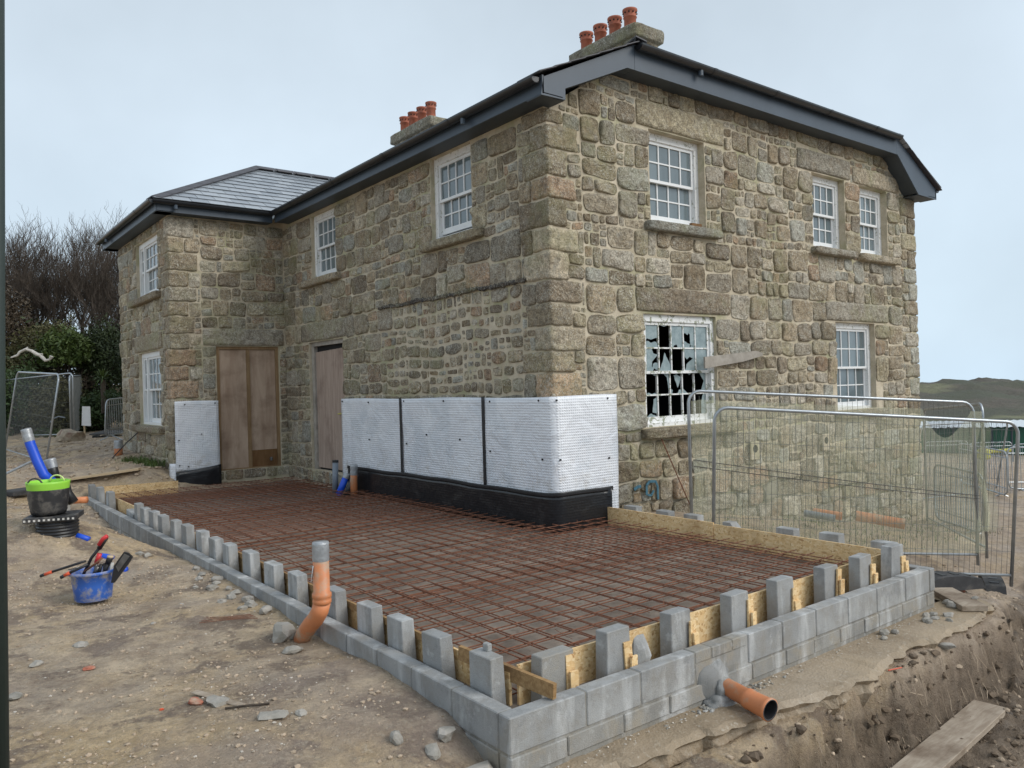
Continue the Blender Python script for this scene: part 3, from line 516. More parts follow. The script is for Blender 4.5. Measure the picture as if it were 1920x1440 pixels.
# quoins at the near corner, annex corner, far right corner
QA=[];QB=[];QC=[];QD=[];QR=[]
def quoins(x,y,sx,z0,z1,la,lb,listA,listB,f=1):
    z=z0;k=0
    while z<z1-.12:
        h_=min(rs.uniform(.27,.36),z1-z); 
        if z1-z-h_<.15: h_=z1-z
        a_,b_=(rs.uniform(.44,.56),rs.uniform(.26,.34)) if k%2 else (rs.uniform(.26,.36),rs.uniform(.42,.56))
        x1=x+sx*a_; y1=y+b_
        rock_part('quoin',house,(min(x-sx*.028,x1),max(x-sx*.028,x1),y-.028,y1,z+.006,z+h_-.006),.028,.018,'granite',6,1.3 if (x==XH and 1.2<z<4.4) else 1)
        if listA is not None: listA.append((min(x,x1),max(x,x1),z,z+h_))
        if listB is not None: listB.append((y,y1,z,z+h_))
        z+=h_;k+=1
quoins(XH,YH,1,-.05,5.16,0,0,QA,QB); quoins(XA,YA,1,.0,5.16,0,0,QC,QD); quoins(XR,YH,-1,-1.15,5.16,0,0,QR,None)
QW=.57
def fill(k,W,u0,u1,v0,v1,ops,extra,tf,patch,sd_,base_f=None):
    cl=cells(u0,u1,v0,v1,ops+extra,tf,patch)
    for (a,b,c,d),sm in cl:
        if tf:
            t_=min(tf(a),tf(b))+.05
            if c>t_-.06: continue
            d=min(d,t_)
        stone(W,(a,b,c,d),sm,ops+extra,(a-.03 if a>u0+.05 else u0-.01,b+.03 if b<u1-.05 else u1+.01),sd_,.03 if (k=='A' and d<.52) else 0,joint=.009+.009*sm)
WS={'A':(WA,XH,XR,-1.2,5.85,OA,LA+SA,topA,None,1.0),'B':(WB,YH,YA,-.05,5.17,OB,LB+SB,None,(4.8,8.1,1.5,3.05),2.0),'C':(WC,XA,XH,0,5.17,OC,LC,None,None,3.0),'D':(WD,YA,YB,0,5.17,OD,LD+SD,None,None,4.0)}
for k,(W,u0,u1,v0,v1,ops,extra,tf,patch,sd_) in WS.items():
    fill(k,W,u0+QW,u1-(QW if k=='A' else 0),v0,v1,ops,extra,tf,patch,sd_)
    for q in {'A':QA,'B':QB,'C':QC,'D':QD}[k]: fill(k,W,q[1],u0+QW,q[2],q[3],ops,extra,tf,None,sd_)
    if k=='A':
        for q in QR: fill(k,W,u1-QW,q[0],q[2],q[3],ops,extra,tf,None,sd_)
        fill(k,W,XH,XH+QW,5.16,5.85,ops,extra,tf,None,sd_); fill(k,W,XR-QW,XR,5.16,5.85,ops,extra,tf,None,sd_)
    else: fill(k,W,u0,u0+QW,5.16,5.20,ops,extra,tf,None,sd_)
STN.sort(key=lambda s:-s[0])
for i,(v_,V,F,t) in enumerate(STN[:300]):
    m_=MB(); m_.tint=t; m_.add(V,F); bld(m_,'stone','granite',house,True)
m_=MB()
for v_,V,F,t in STN[300:]: m_.tint=t; m_.add(V,F)
o=bld(m_,'stonework','granite',house,True); tag(o,kind='stuff')
print('stones',len(STN))
# small packing stones under the verge
# ------------------------------------------------------------ windows
def window(W,o,cols,rows_up,rows_lo,side=0,broken=False,paint='old_paint',fw_=.085,gap=0):
    a,b,c,d,r=o; fr=MB()
    def bx(mb,u0,u1,v0,v1,d0,d1): p=W.P(u0,0,d0); q=W.P(u1,0,d1); mb.bb(min(p.x,q.x),max(p.x,q.x),min(p.y,q.y),max(p.y,q.y),v0,v1)
    D=-r
    bx(fr,a,a+fw_,c,d,D,D-.12); bx(fr,b-fw_,b,c,d,D,D-.12); bx(fr,a+fw_,b-fw_,d-.10,d,D,D-.12); bx(fr,a+fw_,b-fw_,c,c+.05,D+.012,D-.12)
    F_=bld(fr,'window_frame',paint,house); u0,u1=a+fw_,b-fw_; v0,v1=c+.05,d-.10
    bays=[(u0,u1,cols)]
    if side: 
        mu=u1-side; mm=MB(); bx(mm,mu-.07,mu,v0,v1,D,D-.1); bld(mm,'mullion',paint,F_); bays=[(u0,mu-.07,cols),(mu,u1,1)]
    vm_=(v0+v1)/2
    for (p0,p1,nc) in bays:
        for (w0,w1,dep,nr,low) in ((vm_-.02,v1,D-.025,rows_up,0),(v0,vm_+.02,D-.065,rows_lo,1)):
            if low and gap: w0+=gap
            s_=MB(); st=.045; bt=.085 if low else .04; tp=.035 if low else .045
            bx(s_,p0,p0+st,w0,w1,dep,dep-.04); bx(s_,p1-st,p1,w0,w1,dep,dep-.04); bx(s_,p0+st,p1-st,w0,w0+bt,dep,dep-.04); bx(s_,p0+st,p1-st,w1-tp,w1,dep,dep-.04)
            g0,g1,h0,h1=p0+st,p1-st,w0+bt,w1-tp
            for i in range(1,nc): x=g0+(g1-g0)*i/nc; bx(s_,x-.010,x+.010,h0,h1,dep-.004,dep-.034)
            for j in range(1,nr): z=h0+(h1-h0)*j/nr; bx(s_,g0,g1,z-.010,z+.010,dep-.006,dep-.032)
            bld(s_,'sash','white_paint' if not broken else paint,F_)
            for i in range(nc):
                for j in range(nr):
                    x0=g0+(g1-g0)*i/nc; x1=g0+(g1-g0)*(i+1)/nc; z0=h0+(h1-h0)*j/nr; z1=h0+(h1-h0)*(j+1)/nr; dd=dep-.02
                    if broken: broken_pane(W,F_,x0,x1,z0,z1,dd,nc-1-i if False else i,(nr-1-j)+(2 if low else 0)); continue
                    t1=rs.uniform(-.0016,.0016); t2=rs.uniform(-.0016,.0016); q=MB(); q.add([W.P(x0,z0,dd+t1),W.P(x1,z0,dd+t2),W.P(x1,z1,dd-t1),W.P(x0,z1,dd-t2)],[(0,1,2),(0,2,3)]); bld(q,'pane','window_glass',F_)
def jag(pts,k=3,amp=.08,sd=0):
    r_=random.Random(sd); out=[]
    for (a,b),(c,d) in zip(pts,pts[1:]+pts[:1]):
        for i in range(k): t=i/k; out.append((a+(c-a)*t+r_.uniform(-amp,amp)*(i>0),b+(d-b)*t+r_.uniform(-amp,amp)*(i>0)))
    return out
# shards per pane (unit square, origin lower left); row 0 is the top row
SH={(0,0):[[(0,0),(1,0),(1,.18),(.75,.28),(.45,.22),(.2,.30),(0,.28)],[(0,.35),(.2,.42),(.45,.36),(1,.45),(1,1),(0,1)]],(1,0):[[(.2,1),(.8,1),(.5,.94)]],(2,0):[[(0,0),(.2,0),(.28,.13),(.5,.16),(.6,0),(1,0),(1,1),(0,1)]],
(3,0):[[(0,0),(.55,0),(.62,.2),(.35,.25),(.12,.35),(.06,.62),(.2,.7),(.42,.6),(.5,.7),(.62,.6),(.6,.3),(.66,.12),(1,.1),(1,1),(0,1)],[(.56,0),(1,0),(1,.09),(.68,.1)]],(4,0):[[(0,0),(1,0),(1,1),(0,1)]],
(0,1):[[(0,0),(.55,0),(.62,.1),(.9,.05),(1,.3),(.8,.36),(.6,.32),(.5,.15),(.5,.4),(.95,.7),(.6,.78),(.52,.95),(.5,1),(0,1)]],(1,1):[[(.05,0),(1,0),(.98,.2),(.7,.55),(.5,.8),(.38,.5),(.2,.2)]],(2,1):[],(3,1):[[(.1,0),(1,0),(1,1),(.0,1),(.12,.62),(.3,.5),(.55,.62),(.82,.55),(.55,.42),(.3,.3),(.2,.1)]],(4,1):[[(0,0),(1,0),(1,1),(0,1)]],
(0,2):[[(0,0),(.9,0),(.85,.1),(.6,.05),(.3,.12)],[(0,1),(1,1),(1,.85),(.6,.97)]],(1,2):[[(1,0),(1,1),(.5,1),(.8,.8),(.88,.4)],[(0,0),(.3,0),(.05,.08)]],(2,2):[[(.35,.9),(.6,.95),(.95,.8),(.8,.5),(.65,.3),(.5,.6)],[(0,0),(.2,0),(.25,.2),(.05,.25)],[(1,0),(1,.2),(.75,.2),(.62,0)]],(3,2):[[(.0,0),(.5,0),(.05,.3)],[(.4,1),(.9,1),(.65,.9)]],(4,2):[[(.6,.1),(1,.05),(1,1),(.5,1),(.88,.6)],[(0,.3),(.12,.3),(.05,.7),(0,.7)]],
(0,3):[[(.6,.2),(.95,.15),(1,.9),(.7,.8)],[(.1,0),(.9,0),(.5,.16)]],(1,3):[],(2,3):[],(3,3):[],(4,3):[[(.6,0),(1,0),(1,1),(.8,1),(.62,.6)]]}
def broken_pane(W,F_,x0,x1,z0,z1,dd,i,row):
    for si,sh in enumerate(SH.get((i,row),[])):
        pts=jag(sh,3,.018,i*7+row*31+si) if len(sh)>4 or row else sh
        pts=[(x0+(x1-x0)*min(max(a,0),1),z0+(z1-z0)*min(max(b_,0),1)) for a,b_ in pts]; q=MB(); p=[W.P(u,v,dd) for u,v in pts]; q.prism(p,W.dn*.003); bld(q,'broken_pane' if len(sh)!=4 else 'pane','clouded_glass',F_)
window(WA,OA[0],4,2,2); window(WA,OA[1],4,2,2); window(WA,OA[2],4,2,2); window(WA,OA[3],5,2,2,broken=True,paint='flaked_paint',fw_=.075); window(WA,OA[4],4,2,2)
window(WB,OB[0],4,2,2,gap=.05); window(WB,OB[1],4,2,2); window(WD,OD[0],4,2,2,side=.30,paint='white_paint'); window(WD,OD[1],4,2,2,side=.30,paint='white_paint')
# timber wedge left on the sill of the near upper window
# doors: boarded double door in the annex, plank door in the side wall
d=MB(); d.bb(2.47,2.54,YA+.03,YA+.13,.2,2.67).bb(3.68,3.74,YA+.03,YA+.13,.2,2.67).bb(2.54,3.68,YA+.03,YA+.13,2.61,2.67); fdr=bld(d,'door_frame','batten',house)
for a,b_ in ((2.545,3.08),(3.14,3.675)): d=MB(); d.bb(a,b_,YA+.06,YA+.08,.215,2.605); bld(d,'door_board','plywood',fdr)
d=MB(); d.bb(3.75-.6,3.675,YA+.052,YA+.0585,.225,.56); pn=bld(d,'damp_patch','wet_timber',fdr)
d=MB(); d.bb(3.075,3.145,YA+.035,YA+.058,.215,2.605); bld(d,'centre_batten','batten',fdr); d=MB(); d.bb(2.54,3.68,YA+.03,YA+.13,.2,.225); bld(d,'threshold','batten',fdr)
d=MB(); d.tube([(3.53,YA+.0,.33),(3.53,YA+.0,.40)],.025,10); d.bb(3.505,3.555,YA+.02,YA+.056,.35,.38); bld(d,'padlock','tool_steel',fdr)
d=MB(); d.bb(XH+.05,XH+.17,11.30,11.42,.2,2.68); d.bb(XH+.04,XH+.17,9.9,11.30,2.60,2.68); fdb=bld(d,'door_frame','grey_timber',house)
for i in range(9): y0=9.93+i*.152; d=MB(); d.bb(XH+.085,XH+.11,y0,y0+.149,.24,2.52-.004*i); bld(d,'door_plank','door_timber',fdb)
d=MB(); d.bb(XH+.075,XH+.084,10.02,10.12,1.36,1.40).bb(XH+.04,XH+.083,9.99,10.04,1.36,1.41); d.tube([(XH+.05,10.0,1.36),(XH+.05,10.0,1.28)],.02,8); bld(d,'hasp','brick_red',fdb)
d=MB(); d.tube([(XH+.045,10.02,1.30),(XH+.045,10.2,1.30),(XH+.05,10.3,1.29)],.012,6); bld(d,'latch','yellow_strap',fdb)
d=MB(); d.bb(XH+.12,XH+.125,9.9,11.3,.2,2.62); bld(d,'shade_sheet','shade_black',fdb)  # thin black sheet paints in the darkness behind the planks
# ------------------------------------------------------------ roof
ES=5.38; SL=.42; XL,XRR=3.5,13.78; RX=(XL+XRR)/2; RZ=ES+(RX-XL)*SL; YF=3.72; HXl,HXr=5.15,12.15; HZ=ES+(HXl-XL)*SL+.06
yr=YF+(RZ-HZ)/SL; YBK=22.3
rf=MB(); rf.add([(XL,YF,ES),(HXl,YF,HZ),(RX,yr,RZ),(RX,YBK,RZ),(XL,YBK,ES)],[(0,1,2,3,4)]); rf.add([(XRR,YF,ES),(XRR,YBK,ES),(RX,YBK,RZ),(RX,yr,RZ),(HXr,YF,HZ)],[(0,1,2,3,4)]); rf.add([(HXl,YF,HZ),(HXr,YF,HZ),(RX,yr,RZ)],[(0,1,2)])
roof=bld(rf,'roof','slate',house)
AZ=5.38; ax0,ay0,ay1=1.25,12.22,17.25; ayr=(ay0+ay1)/2
APX,APZ=4.15,6.93
rf=MB(); rf.add([(ax0,ay0,AZ),(XL+.1,ay0,AZ),(8.2,ayr,APZ),(APX,ayr,APZ)],[(0,1,2,3)]); rf.add([(ax0,ay1,AZ),(ax0,ay0,AZ),(APX,ayr,APZ)],[(0,1,2)]); rf.add([(ax0,ay1,AZ),(APX,ayr,APZ),(8.2,ayr,APZ),(XL+.1,ay1,AZ)],[(0,1,2,3)]); aroof=bld(rf,'annex_roof','gutter_black',house)
# slates on the annex front slope, clipped at the hip and at the valley
nrm=Vector((0,-(APZ-AZ),(ayr-ay0))).normalized(); up_=Vector((0,ayr-ay0,APZ-AZ)); SLn=up_.length; up_.normalize(); rows=12; cnt=0; big=[]
def SP(x,t,h): return Vector((x,ay0,AZ))+up_*t+nrm*h
for j in range(rows):
    t0=SLn*j/rows-.02; t1=SLn*(j+1)/rows+.0; hx0=lambda t: ax0+(APX-ax0)*(t/SLn)+.02
    x=ax0+(.17 if j%2 else 0)-.3
    while x<6.6:
        xa,xb=x+.004,x+.336; q=[(xa,t0),(xb,t0),(xb,t1),(xa,t1)]
        # clip: keep x > hx0(t)
        pol=[]
        for (a,ta),(b_,tb) in zip(q,q[1:]+q[:1]):
            fa=a-hx0(max(ta,0)); fb=b_-hx0(max(tb,0))
            if fa>=0: pol.append((a,ta))
            if fa*fb<0: k=fa/(fa-fb); pol.append((a+(b_-a)*k,ta+(tb-ta)*k))
        x+=.34
        if len(pol)<3: continue
        # hidden behind the main eave beyond this line
        if xa>3.6+(t0/SLn)*3.2+.5: continue
        hh=rs.uniform(.0,.004); P_=[SP(a,t,.026+hh-.018*(t-t0)/(t1-t0)) for a,t in pol]; m_=MB(); m_.prism([p-nrm*.008 for p in P_],nrm*.008); bld(m_,'slate','slate',aroof); cnt+=1
print('slates',cnt)
def ridge(a,b,n,parent,s1,s2):
    a=Vector(a);b=Vector(b)
    for i in range(n):
        p=a+(b-a)*(i/n); q=a+(b-a)*((i+1)/n-.006); m_=MB()
        for s_ in (s1,s2):
            s_=Vector(s_); V=[p+Vector((0,0,.05)),q+Vector((0,0,.05)),q+s_,p+s_]; m_.add(V+[v-Vector((0,0,.018)) for v in V],[(0,1,2,3),(7,6,5,4),(0,3,7,4),(1,5,6,2),(3,2,6,7)])
        bld(m_,'ridge_tile','ridge_tile',parent)
ridge((ax0+.02,ay0+.02,AZ+.0),(APX,ayr,APZ+.03),11,aroof,(.17,-.05,.03),(-.06,.17,.01)); ridge((APX,ayr,APZ+.03),(7.4,ayr,APZ+.03),7,aroof,(0,-.17,-.04),(0,.17,-.04))
ridge((HXl,YF,HZ+.03),(RX,yr,RZ+.03),11,roof,(.15,-.05,0),(-.05,.15,-.03)); ridge((RX,yr,RZ+.03),(RX,YBK,RZ+.03),34,roof,(.16,0,-.04),(-.16,0,-.04))
# fascia, soffit and gutters along the eaves
def eave(a,b,outn,fz0,fz1,name_end=True,gut=True,sof=.32,par=None,e0=0,e1=0):
    a=Vector((*a,0));b=Vector((*b,0)); n_=Vector((*outn,0)); d_=(b-a).normalized()
    f_=MB(); q=[a,b,b-n_*.025,a-n_*.025]; f_.prism([Vector((p.x,p.y,fz0)) for p in q],(0,0,fz1-fz0)); bld(f_,'fascia','slate_grey_metal',house)
    s_=MB(); q=[a-n_*.026,b-n_*.026,b-n_*sof,a-n_*sof]; s_.prism([Vector((p.x,p.y,fz0+.004)) for p in q],(0,0,.012)); bld(s_,'soffit','soffit',house)
    if not gut: return
    P0=a+n_*.075-d_*e0; P1=b+n_*.075+d_*e1; zc=fz1-.03; V=[];F=[];k_=10
    for e_,pp in enumerate((P0,P1)):
        for rr2 in (.072,.064):
            for i in range(k_+1): an_=math.pi*i/k_; V.append(pp+n_*math.cos(an_)*rr2+Vector((0,0,zc-math.sin(an_)*rr2)))
    m2=k_+1
    for i in range(k_): F+=[(i,i+1,2*m2+i+1,2*m2+i),(m2+i+1,m2+i,3*m2+i,3*m2+i+1),(i,m2+i,m2+i+1,i+1),(2*m2+i+1,3*m2+i+1,3*m2+i,2*m2+i)]
    F+=[(0,2*m2,3*m2,m2),(k_,m2+k_,3*m2+k_,2*m2+k_)]
    g_=MB().add(V,F)
    for pp in (P0,P1): g_.add([pp+n_*math.cos(math.pi*i/k_)*.07+Vector((0,0,zc-math.sin(math.pi*i/k_)*.07)) for i in range(k_+1)],[tuple(range(k_+1))])
    g_=bld(g_,'gutter','gutter_black',house)
    Lg=(P1-P0).length; n2=max(1,int(Lg/1.7))
    for i in range(1,n2+1):
        c=P0+d_*(Lg*i/(n2+.6)); c_=MB(); V=[]
        for s_2 in (-.035,.035):
            for rr2 in (.079,):
                for j in range(k_+1): an_=math.pi*j/k_; V.append(c+d_*s_2+n_*math.cos(an_)*rr2+Vector((0,0,zc-math.sin(an_)*rr2)))
        c_.add(V,[(j,j+1,m2+j+1,m2+j) for j in range(k_)]); bld(c_,'gutter_union','gutter_black',g_)
    # one running outlet
    c=P0+d_*(Lg*.18); c_=MB(); c_.tube([c+Vector((0,0,zc-.06)),c+Vector((0,0,zc-.14))],.036,10); bld(c_,'gutter_outlet','slate_grey_metal',g_)
eave((3.6,3.8),(3.6,12.26),(-1,0),SOFF,5.39,e0=-.03); eave((1.36,12.3),(3.57,12.3),(0,-1),SOFF,5.39,e1=-.05,e0=.08); eave((1.34,17.2),(1.34,12.3),(-1,0),SOFF,5.39,e1=.08); eave((5.2,3.8),(12.15,3.8),(0,-1),5.80,6.14,sof=.30)
eave((1.34,17.2),(3.6,17.2),(0,1),SOFF,5.39)
eave((13.7,22),(13.7,3.8),(1,0),SOFF,5.39)
# verge boards of the half-hipped gable, with box ends
def vboard(pts,name='bargeboard'):
    m_=MB(); m_.prism([Vector((x,3.8,z)) for x,z in pts],(0,.025,0)); bld(m_,name,'slate_grey_metal',house)
vboard([(3.58,5.15),(3.965,5.16),(3.965,5.30),(5.06,5.80),(5.195,5.80),(5.195,6.13),(3.62,5.37)]); vboard([(12.155,5.80),(12.2,5.80),(12.98,5.16),(13.72,5.15),(13.72,5.33),(12.155,6.13)])
s_=MB(); 
for a,b_ in (((3.965,5.30),(5.06,5.80)),((5.06,5.80),(12.2,5.80)),((12.2,5.80),(12.98,5.18))): s_.prism([(a[0],3.827,a[1]+.006),(b_[0],3.827,b_[1]+.006),(b_[0],4.10,b_[1]+.006),(a[0],4.10,a[1]+.006)],(0,0,.012))
s_.bb(3.6,3.96,3.827,4.1,5.152,5.166); s_.bb(12.98,13.7,3.827,4.1,5.152,5.166); bld(s_,'verge_soffit','soffit',house)
# projecting slate edge along the verge
for (a,b_) in (((3.5,5.385),(5.2,6.15)),((12.15,6.15),(13.78,5.345))):
    n2=7
    for i in range(n2):
        p=Vector((a[0]+(b_[0]-a[0])*i/n2,0,a[1]+(b_[1]-a[1])*i/n2)); q=Vector((a[0]+(b_[0]-a[0])*(i+1.08)/n2,0,a[1]+(b_[1]-a[1])*(i+1.08)/n2)); m_=MB(); m_.prism([(p.x,3.72,p.z),(q.x,3.72,q.z-.01),(q.x,4.15,q.z-.01),(p.x,4.15,p.z)],(0,0,.012)); bld(m_,'verge_slate','ridge_tile',roof)
# chimneys
def chimney(x0,x1,y0,y1,zc,zb,pots,par):
    c=MB(); c.bb(x0+.10,x1-.10,y0+.10,y1-.10,zb,zc-.16); ch=bld(c,'chimney','mortar',house)
    z=zb
    while z<zc-.2:
        h_=.19
        for (fx,fy,ln,vert) in ((x0+.1,y0+.1,y1-y0-.2,1),(x1-.1,y0+.1,y1-y0-.2,1),(x0+.1,y0+.1,x1-x0-.2,0)):
            t=0
            while t<ln-.05:
                w_=min(rs.uniform(.2,.4),ln-t); 
                if ln-t-w_<.1: w_=ln-t
                if vert: bx_=(fx-.03,fx+.03,fy+t+.01,fy+t+w_-.01,z+.01,z+h_-.01)
                else: bx_=(fx+t+.01,fx+t+w_-.01,fy-.03,fy+.03,z+.01,z+h_-.01)
                V,F=rockbox(*bx_,r=.02,nsd=.008,seed=rs.uniform(0,99),n=1); m_=MB(); m_.tint=tint(.9); m_.add(V,F); bld(m_,'chimney_stone','granite',ch,True); t+=w_
        z+=h_
    V,F=rockbox(x0,x1,y0,y1,zc-.25,zc,r=.055,nsd=.014,seed=rs.uniform(0,99),n=6); m_=MB(); m_.tint=(.33,.31,.24,1); m_.add(V,F); bld(m_,'chimney_cap','granite_lintel',ch,True)
    m_=MB(); a,b_,c_,d_=x0+.08,x1-.08,y0+.08,y1-.08; mxx=(x0+x1)/2; V=[(a,c_,zc-.01),(b_,c_,zc-.01),(b_,d_,zc-.01),(a,d_,zc-.01),(mxx,c_+.2,zc+.09),(mxx,d_-.2,zc+.09)]; m_.add(V,[(0,1,4),(1,2,5,4),(2,3,5),(3,0,4,5)]); bld(m_,'flaunching','mortar',ch)
    for py in pots:
        prof=[(.108,0),(.104,.19),(.120,.20),(.120,.215),(.105,.225),(.117,.30),(.132,.315),(.132,.345),(.112,.345),(.10,.15)]
        m_=MB(); m_.lathe((mxx-.12,py,zc+.02),prof,16); pt_=bld(m_,'chimney_pot','terracotta',ch,True)
        m_=MB()
        for k in range(10): a_=2*math.pi*k/10; m_.box((mxx-.12+.120*math.cos(a_),py+.120*math.sin(a_),zc+.295),(.02,.02,.02))
        m2_=tag(bld(m_,'vent_hole','shade_black',ch),kind='stuff')
chimney(7.5,8.27,5.9,7.6,7.88,6.6,[6.25,6.62,6.99,7.36],roof); chimney(7.1,7.78,11.85,13.68,7.93,6.4,[12.1,12.5,12.9,13.3],roof)
m_=MB(); m_.add([(7.57,5.98,7.58),(7.57,6.5,7.58),(7.35,6.4,7.2),(7.35,5.85,7.2)],[(0,1,2,3)]).add([(7.57,5.98,7.58),(8.1,5.98,7.4),(8.1,5.8,7.3),(7.35,5.85,7.2)],[(0,1,2,3)]); bld(m_,'lead_flashing','lead',house)
# old flashing scar on the side wall
m_=MB()
for i in range(46):
    y0=4.62+i*.085; zc=3.07+.03*noise.noise(Vector((y0*2,0,0))); m_.tint=(.07,.07,.078,1); V,F=rock(.035,.075,.045+.02*noise.noise(Vector((y0*5,1,0))),i,1,.3); m_.add([(v[0]+XH-.03,v[1]+y0,v[2]+zc) for v in V],F)
o=bld(m_,'flashing_scar','granite',house); tag(o,kind='stuff')
# vents, stains, marks on the walls
for (x,z) in ((7.9,.62),(9.9,.62)):
    m_=MB(); m_.bb(x-.11,x+.11,4.03,4.06,z-.14,z+.14,.01); v_=bld(m_,'air_vent','mortar',house); m_=MB(); m_.tube([(x,4.028,z+.03),(x,4.045,z+.03)],.06,12); bld(m_,'vent_opening','shade_black',v_)
def wallmark(pts,w_,mat,name):
    m_=MB()
    for (a,b_),(c,d_) in zip(pts,pts[1:]): m_.beam((a,4.028,b_),(c,4.028,d_),.012,w_)
    return bld(m_,name,mat,house)
wallmark([(5.44,.20),(5.44,.33),(5.50,.38),(5.62,.37),(5.66,.30),(5.66,.12)],.035,'spray_blue','paint_mark'); wallmark([(5.46,.20),(5.53,.19),(5.58,.25)],.03,'spray_blue','paint_mark'); wallmark([(5.20,.30),(5.27,.33),(5.33,.33)],.04,'spray_blue','paint_mark')
m_=MB(); m_.beam((6.68,4.0,1.975),(7.85,4.0,2.10),.02,.17,(0,0,1)); 
FL=1475.56
def at(px,py,d):
    return CAM+fw*d+rt*((px-960)/FL*d)+up*((720-py)/FL*d)
def atz(px,py,d,z): q=at(px,py,d); return Vector((q.x,q.y,z))
# ------------------------------------------------------------ dwarf block wall round the slab
bw=root('block_wall',(0,0,-.35),'low grey concrete block wall edging the new slab on three sides','wall')
def blk(b,x0,x1,y0,y1,z0,z1,mat,nm='concrete_block'):
    j=rs.uniform(-.003,.003); m_=MB(); m_.bb(x0+j*(y1-y0>.2),x1+j*(y1-y0>.2),y0+j*(x1-x0>.2),y1+j*(x1-x0>.2),z0,z1+rs.uniform(-.003,.002),.006); return bld(m_,nm,mat,b)
JX=[0,.548,.99,1.49,2.04,2.44,2.87,3.32,3.76,4.24,4.672]
for i,(a,b_) in enumerate(zip(JX,JX[1:])):
    if i==3: continue
    blk(bw,a,b_-.010,0,.1,-.197,0,'concrete')
blk(bw,4.682,4.77,0,.1,-.197,0,'concrete')
# the made-up bay: cut bricks over a pale cracked block
for a,b_ in ((1.49,1.645),(1.655,1.86),(1.87,2.03)): blk(bw,a,b_,0.004,.1,-.075,0,'old_concrete','cut_brick')
m_=MB(); m_.prism([(1.49,.006,-.082),(2.03,.006,-.078),(2.03,.006,-.17),(1.95,.006,-.175),(1.75,.006,-.16),(1.62,.006,-.2),(1.5,.006,-.2)],(0,.09,0)); bld(m_,'cracked_block','old_concrete',bw)
mo=MB(); mo.bb(.006,4.76,.008,.094,-.36,-.005)   # mortar core, recessed behind the faces
mo.bb(.008,.094,.094,12.15,-.36,-.005).bb(4.68,4.762,.094,3.95,-.36,-.005); bld(mo,'mortar_bed','grey_mortar',bw)
x=-.0
while x<4.7:
    b_=min(x+rs.choice((.36,.40,.44,.22)),4.77); 
    if 4.77-b_<.1: b_=4.77
    blk(bw,x,b_-.012,-.004+rs.uniform(0,.006),.1,-.317,-.21,'old_concrete'); x=b_
y=.1; k=0
while y<12.2:
    b_=min(y+.45,12.2); blk(bw,0,.1,y+.005,b_-.005,-.197,0,'concrete'); y=b_;k+=1
y=.1
while y<12.1: b_=min(y+.45,12.2); blk(bw,-.003,.1,y+.01,b_-.01,-.32,-.21,'old_concrete'); y=b_
y=.1
while y<3.9: b_=min(y+.45,3.95); blk(bw,4.67,4.77,y+.005,b_-.005,-.197,0,'concrete'); blk(bw,4.67,4.77,y+.005,b_-.005,-.32,-.21,'old_concrete'); y=b_
# upright blocks standing in the cavity
def upright(x,y,sx,sy,top,label,group,lean=(0,0),rz=0,mat='concrete',chip=False,hh=.42):
    t=thing('upright_block',(x,y,top-hh),label,'concrete block',group); m_=MB(); m_.box((0,0,hh/2),(sx,sy,hh),None,.005); m_.V=[(v[0]*(1.06-.12*v[2]/hh),v[1]*(1.03-.06*v[2]/hh),v[2]) for v in m_.V]
    if chip:
        V,F=rock(.05,.06,.08,rs.randint(0,99),1,.3)
    ob=m_.build('block_body',mat,t); t.rotation_euler=(lean[0],lean[1],rz); return t
LP=[12.3,11.55,10.75,8.8,8.4,7.92,7.46,6.89,6.4,5.8,5.33,4.89,4.28,3.70,3.155,2.42,1.85,1.41,.94,.43]
n_l=len(LP)
for i,y in enumerate(LP):
    k=n_l-1-i
    upright(.178,y,.1,.215,.2+rs.uniform(-.012,.012),f'{ORD[k]} upright grey block from the near corner along the left edge of the slab','upright blocks along the left edge',(rs.uniform(-.02,.02),rs.uniform(-.05,-.03)),rs.uniform(-.06,.06))
t=thing('fallen_block',(.17,9.2,.0),'short grey block sitting low in the gap of the left row of upright blocks','concrete block'); m_=MB(); m_.box((0,0,-.05),(.1,.42,.21),Matrix.Rotation(.08,3,'X'),.008); m_.build('block_body','concrete',t)
FP=[(.49,.225),(.95,.19),(1.53,.19),(2.16,.19),(2.72,.19),(3.33,.185),(3.84,.18),(4.39,.19)]
for i,(x,y) in enumerate(FP):
    lab=f'{ORD[i]} upright block from the near corner along the front edge of the slab'
    if i==0: lab='stained tan upright block beside the near corner, widest in the front row'
    upright(x,y,.215 if i else .26,.1,(.22 if i else .19)+rs.uniform(-.01,.01)+(.02 if i==7 else 0),lab,'upright blocks along the front edge',(rs.uniform(-.03,.01),rs.uniform(-.015,.02)),rs.uniform(-.06,.06),'concrete' if i else 'old_concrete')
m_=MB(); V,F=rock(.1,.045,.16,77,2,.35); m_.add([Vector(v)+Vector((1.14,.17,.0)) for v in V],F); o=m_.build('broken_block_lump','concrete',None,(1.14,.17,0)); tag(o,'jagged broken grey lump beside the second front block','rubble')
RP=[3.62,3.08,2.66,1.42,.93,.40]
for i,y in enumerate(RP): upright(4.70+.085,y+.05,.12,.215,(.17,.17,.17,.17,.18,.17)[i],f'{ORD[len(RP)-1-i]} upright block from the front corner along the right edge','upright blocks along the right edge',(rs.uniform(-.02,.02),rs.uniform(-.02,.02)),rs.uniform(-.05,.05))
t=root('broken_block',(4.72,2.08,-.2),'broken grey block with a sloping top on the right edge','concrete block'); m_=MB(); m_.prism([(4.66,2.2,-.2),(4.66,1.93,-.2),(4.66,1.95,.0),(4.66,2.10,.16),(4.66,2.2,.16)],(.12,0,0)); bld(m_,'block_body','concrete',t)
